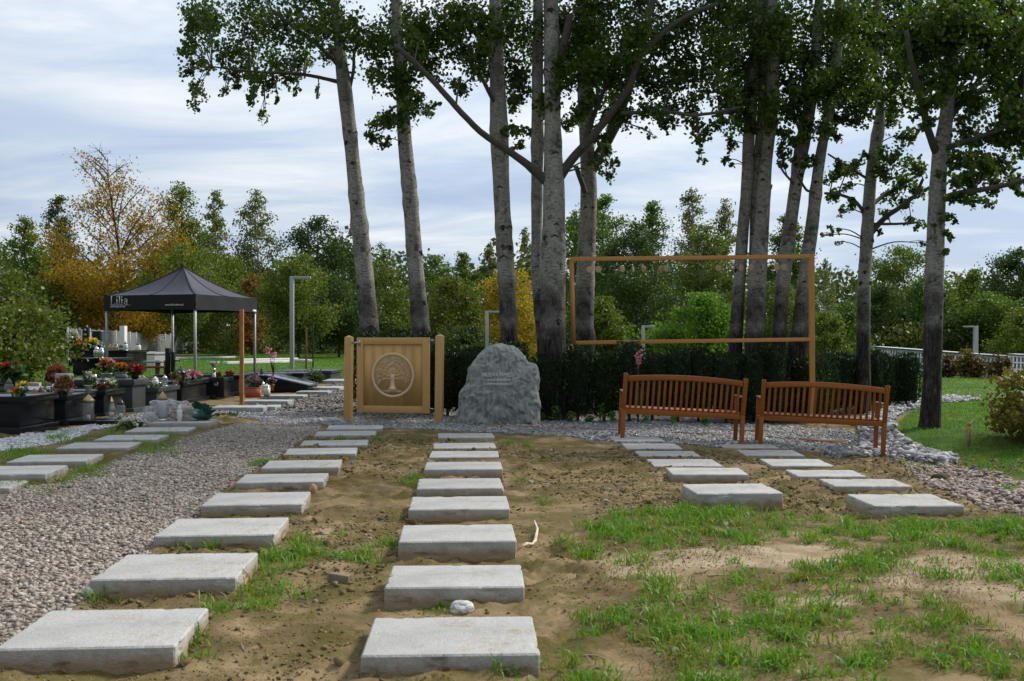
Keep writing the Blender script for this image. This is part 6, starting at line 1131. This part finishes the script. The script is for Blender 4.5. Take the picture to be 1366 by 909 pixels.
m = MB(); n = 150; C = rng.normal(0, 1, (n, 3)) * np.array((12 * s, .07, 4 * s)) + (4 * s, .02, 10 * s); leaves(m, C, .07, rng); m.build('blossoms', fl('blush', (.62, .32, .26), (.70, .48, .42), (.45, .2, .15)), t)
CREPE = M_plain('green_crepe', (.004, .062, .046), .6, var=.5, scale=30, bump=.5); m = MB()
for k in range(26):
    a = rng.uniform(-1.3, 1.5); L = rng.uniform(10, 24) * s; d = np.array((math.sin(a), rng.uniform(-.5, .3), abs(math.cos(a)) * .9 + .1)) * L; c = np.array((30 * s, -.02, .01)); q = np.array((rng.uniform(.02, .05), rng.uniform(-.03, .03), 0)); m.add([c - q * .3, c + q * .3, c + d + q, c + d * 1.08, c + d - q], np.array([(0, 1, 2, 3, 4)]))
m.build('crepe_paper', CREPE, t); crumple('crepe_paper', CREPE, t, (27 * s, -.03, 6 * s), (15 * s, .12, 8 * s), 44, .7)
g_ = gp(172, 574); flowers('white artificial flowers lying on the grass by the left slabs', (g_.x, g_.y, g_.z), 0, 0, None, 15 * g_.y / F, 26 * g_.y / F, WHT, 24, .045, nf=60)
g_ = gp(300, 556); flowers('withered green stems lying at the path end', (g_.x, g_.y, g_.z - .02), 0, 0, None, 6 * g_.y / F, 34 * g_.y / F, YEL, 0, .06, nf=70)
# rear tomb items
for lab, u, v, a in (('orange and white lily spray at the hedge edge', 90, 478, dict(hpot_px=6, wpot_px=6, pot=VIO, hp_px=34, wp_px=18, petal=WHT, nb=26, bs=.10, nf=40)), ('orange flowers in a terracotta pot on the black rear tomb', 105, 478, dict(hpot_px=6, wpot_px=8, pot=TERRA, hp_px=20, wp_px=16, petal=ORG, nb=24, bs=.10, nf=70)), ('yellow and orange flower bunch on the tall rear tomb', 122, 468, dict(hpot_px=3, wpot_px=6, pot=DPOT, hp_px=13, wp_px=17, petal=YEL, nb=28, bs=.11, nf=40)), ('white and lilac flowers left of the silver vase', 131, 469, dict(hpot_px=2, wpot_px=4, pot=DPOT, hp_px=9, wp_px=9, petal=WHT, nb=14, bs=.10, nf=20))): flo(lab, u, v, **a)
for lab, u, v, h, w, mt in (('shiny silver twin-bellied vase lantern, left one', 129, 478.5, 16, 8, SILV), ('shiny silver twin-bellied vase lantern, right one', 135.5, 478.5, 15, 7, SILV), ('tall silver lantern between orange and yellow flowers', 114, 468, 14, 5, SILV)): lan(lab, u, v, h, w, mt, SILV, SILV)
for k, (u, lab) in enumerate([(139, 'leftmost pinkish lantern of the row on the tall rear tomb'), (146, 'second pinkish lantern in the row, next to the tent leg'), (150.5, 'middle pinkish lantern of the row on the tall rear tomb'), (155, 'fourth pinkish lantern in the row, left of the dark-roofed one')]): lan(lab, u, 468, 9, 5.5, glass('rose_glass', (.55, .38, .32), .2, .9), SMOKE, SILV)
lan('dark-roofed lantern below the white stele', 161.5, 468, 8, 6, MILK, BLKP, BLKP, 'house'); lan('white lantern with dark cap right of the stele', 167.5, 468, 12, 6, MILK, SMOKE, SILV); lan('larger white lantern with dark cap beside the timber-coloured stick', 173, 470.5, 14, 7, MILK, SMOKE, SILV); lan('slim white lantern alone on the grey rear tomb', 184, 471, 11, 4.5, MILK, SMOKE, SILV)

# more small offerings crowded on the tombs and along their feet
for lab, u, v, a in (('pink flower bunch on the black tomb behind the green wrapping', 262, 508.5, dict(petal=PNK, nb=16, bs=.05, nf=30, hp_px=9, wp_px=14)), ('small white bouquet at the left of the rosette plaque', 281, 509, dict(petal=WHT, nb=14, bs=.04, nf=30, hp_px=8, wp_px=10)), ('yellow flowers on the tomb left of the timber post', 317, 505, dict(petal=YEL, nb=14, bs=.05, nf=30, hp_px=8, wp_px=11)), ('small red flowers on the far black tomb right of the timber post', 330, 503, dict(petal=RED, nb=12, bs=.05, nf=30, hp_px=8, wp_px=10)), ('green sprig with orange blooms beside the heart lantern', 24, 531, dict(petal=ORG, nb=9, bs=.045, nf=50, hp_px=11, wp_px=15)), ('cream blooms beside the silver lantern pair', 82, 528, dict(petal=CRM, nb=14, bs=.04, nf=30, hp_px=9, wp_px=12)), ('white chrysanthemum ball on the second tomb near its right end', 96, 530, dict(petal=WHT, nb=30, bs=.035, nf=30, hp_px=11, wp_px=14)), ('low crimson bouquet near the dried heather ball', 200, 522, dict(petal=CRIM, nb=14, bs=.05, nf=30, hp_px=8, wp_px=12)), ('dark green leafy wreath on the dark grey box', 226, 519, dict(petal=YEL, nb=3, bs=.04, nf=90, hp_px=8, wp_px=16)), ('orange chrysanthemums at the left end of the sarcophagus', 106, 514, dict(petal=ORG, nb=24, bs=.04, nf=50, hp_px=9, wp_px=13))):
    flo(lab, u, v, 0, 0, None, **a)
for lab, u, v, h, w_, gl, ld in (('small clear lantern at the right corner of the second tomb', 103, 531, 12, 6, CLR, SMOKE), ('squat amber glass lantern on the first tomb', 46, 534, 9, 6, glass('amber_glass', (.40, .20, .06), .12, .8), GOLDM), ('red glass lantern on the first tomb corner', 54, 534, 11, 5, glass('red_glass', (.30, .02, .02), .12, .85), SMOKE), ('green glass lantern on the sarcophagus', 118, 513, 11, 5, glass('green_glass', (.03, .16, .07), .12, .85), SILV), ('tall clear lantern with silver cap on the sarcophagus', 127, 514, 15, 6, CLR, SILV), ('slim silver lantern at the back of the dark grey box', 231, 513, 13, 5, CLR, SILV), ('white lantern with black cap on the tomb behind the green wrapping', 272, 511, 11, 5, MILK, BLKP), ('clear lantern with black cap on the rosette tomb', 294, 508, 11, 5, CLR, BLKP), ('small white lantern on the striped tomb', 303, 506, 9, 4.5, MILK, SILV), ('dark lantern at the far tomb under the tent', 349, 502, 10, 5, SMOKE, BLKP)):
    lan(lab, u, v, h, w_, gl, ld, SILV)
# ================================================================== SKY, SUN, CAMERA
SUN_EL, SUN_AZ = math.radians(42), math.radians(58)      # azimuth measured clockwise from the view direction (+y towards +x)
w = bpy.data.worlds.new('World'); scene.world = w; w.use_nodes = True; t = w.node_tree; t.nodes.clear()
N = lambda ty, **k: (lambda n: ([setattr(n, a, b) for a, b in k.items()], n)[1])(t.nodes.new(ty)); Lk = t.links.new
sky = N('ShaderNodeTexSky', sky_type='NISHITA', sun_disc=False, sun_elevation=SUN_EL, sun_rotation=SUN_AZ, air_density=1.0, dust_density=1.6)
tc = N('ShaderNodeTexCoord'); sp = N('ShaderNodeSeparateXYZ'); Lk(tc.outputs['Generated'], sp.inputs[0])
def mth(op, a, b=None, c=None):
    n = N('ShaderNodeMath', operation=op)
    for i, v in enumerate((a, b, c)):
        if v is None: continue
        if hasattr(v, 'is_linked'): Lk(v, n.inputs[i])
        else: n.inputs[i].default_value = v
    return n.outputs[0]
den = mth('ADD', mth('MAXIMUM', sp.outputs[2], 0.0), .11)       # clouds lie on a flat layer: they flatten towards the horizon
cx_, cy_ = mth('DIVIDE', sp.outputs[0], den), mth('DIVIDE', sp.outputs[1], den); cb = N('ShaderNodeCombineXYZ'); Lk(mth('MULTIPLY', cx_, .55), cb.inputs[0]); Lk(mth('ADD', cy_, mth('MULTIPLY', cx_, .12)), cb.inputs[1])
def nz(scale, det, ro, dist=0):
    n = N('ShaderNodeTexNoise'); n.inputs['Scale'].default_value = scale; n.inputs['Detail'].default_value = det; n.inputs['Roughness'].default_value = ro; n.inputs['Distortion'].default_value = dist; Lk(cb.outputs[0], n.inputs['Vector']); return n.outputs['Fac']
def rmp(f, st):
    r = N('ShaderNodeValToRGB')
    while len(r.color_ramp.elements) < len(st): r.color_ramp.elements.new(.5)
    for e, (p, c) in zip(r.color_ramp.elements, st): e.position = p; e.color = (*c, 1)
    Lk(f, r.inputs[0]); return r.outputs[0]
def mixc(f, a, b):
    m = N('ShaderNodeMix', data_type='RGBA')
    for s, v in ((m.inputs[0], f), (m.inputs[6], a), (m.inputs[7], b)):
        if hasattr(v, 'is_linked'): Lk(v, s)
        else: s.default_value = v if isinstance(v, float) else (*v, 1)
    return m.outputs[2]
cloud = mth('ADD', mth('MULTIPLY', nz(1.5, 7, .60, .6), .62), mth('MULTIPLY', nz(.55, 3, .5), .38))
# cloud brightness, divided by the background strength below
ccol = rmp(cloud, [(.36, (3.9, 4.9, 6.6)), (.45, (4.8, 5.7, 7.1)), (.53, (6.2, 6.8, 7.6)), (.62, (8.2, 8.4, 8.6))])
cov = rmp(cloud, [(.28, (.55, .55, .55)), (.42, (.94, .94, .94))])
hi = mth('MULTIPLY', mth('MAXIMUM', mth('SUBTRACT', sp.outputs[2], .12), 0.0), .9); col = mixc(cov, sky.outputs[0], ccol)
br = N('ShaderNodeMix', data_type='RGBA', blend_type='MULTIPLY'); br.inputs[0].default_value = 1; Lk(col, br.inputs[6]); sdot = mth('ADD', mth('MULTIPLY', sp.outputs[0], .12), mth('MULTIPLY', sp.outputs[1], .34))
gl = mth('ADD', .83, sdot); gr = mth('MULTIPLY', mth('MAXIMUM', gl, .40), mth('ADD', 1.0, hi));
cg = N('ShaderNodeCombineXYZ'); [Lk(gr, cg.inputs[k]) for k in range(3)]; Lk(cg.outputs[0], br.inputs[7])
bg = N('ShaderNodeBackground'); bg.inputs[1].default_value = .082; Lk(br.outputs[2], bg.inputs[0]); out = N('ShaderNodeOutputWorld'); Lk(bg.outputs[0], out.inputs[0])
sl = bpy.data.lights.new('sun', 'SUN'); sl.energy = 3.3; sl.angle = math.radians(10); sl.color = (1.0, .93, .83); so = bpy.data.objects.new('sun', sl); COL.objects.link(so)
d = Vector((math.sin(SUN_AZ) * math.cos(SUN_EL), math.cos(SUN_AZ) * math.cos(SUN_EL), math.sin(SUN_EL))); so.rotation_euler = (-d).to_track_quat('-Z', 'Y').to_euler(); so.location = d * 50
cam = bpy.data.cameras.new('camera'); cam.lens = 35; cam.sensor_width = 36; cam.clip_start = .1; cam.clip_end = 6000; cam.dof.use_dof = True; cam.dof.focus_distance = 15.5; cam.dof.aperture_fstop = 5.6
co_ = bpy.data.objects.new('camera', cam); COL.objects.link(co_); co_.location = (0, 0, EYE); co_.rotation_euler = (PI / 2, 0, 0); scene.camera = co_
scene.view_settings.view_transform = 'Standard'; scene.view_settings.look = 'None'; scene.view_settings.gamma = 1; scene.view_settings.exposure = .33; scene.view_settings.use_curve_mapping = False
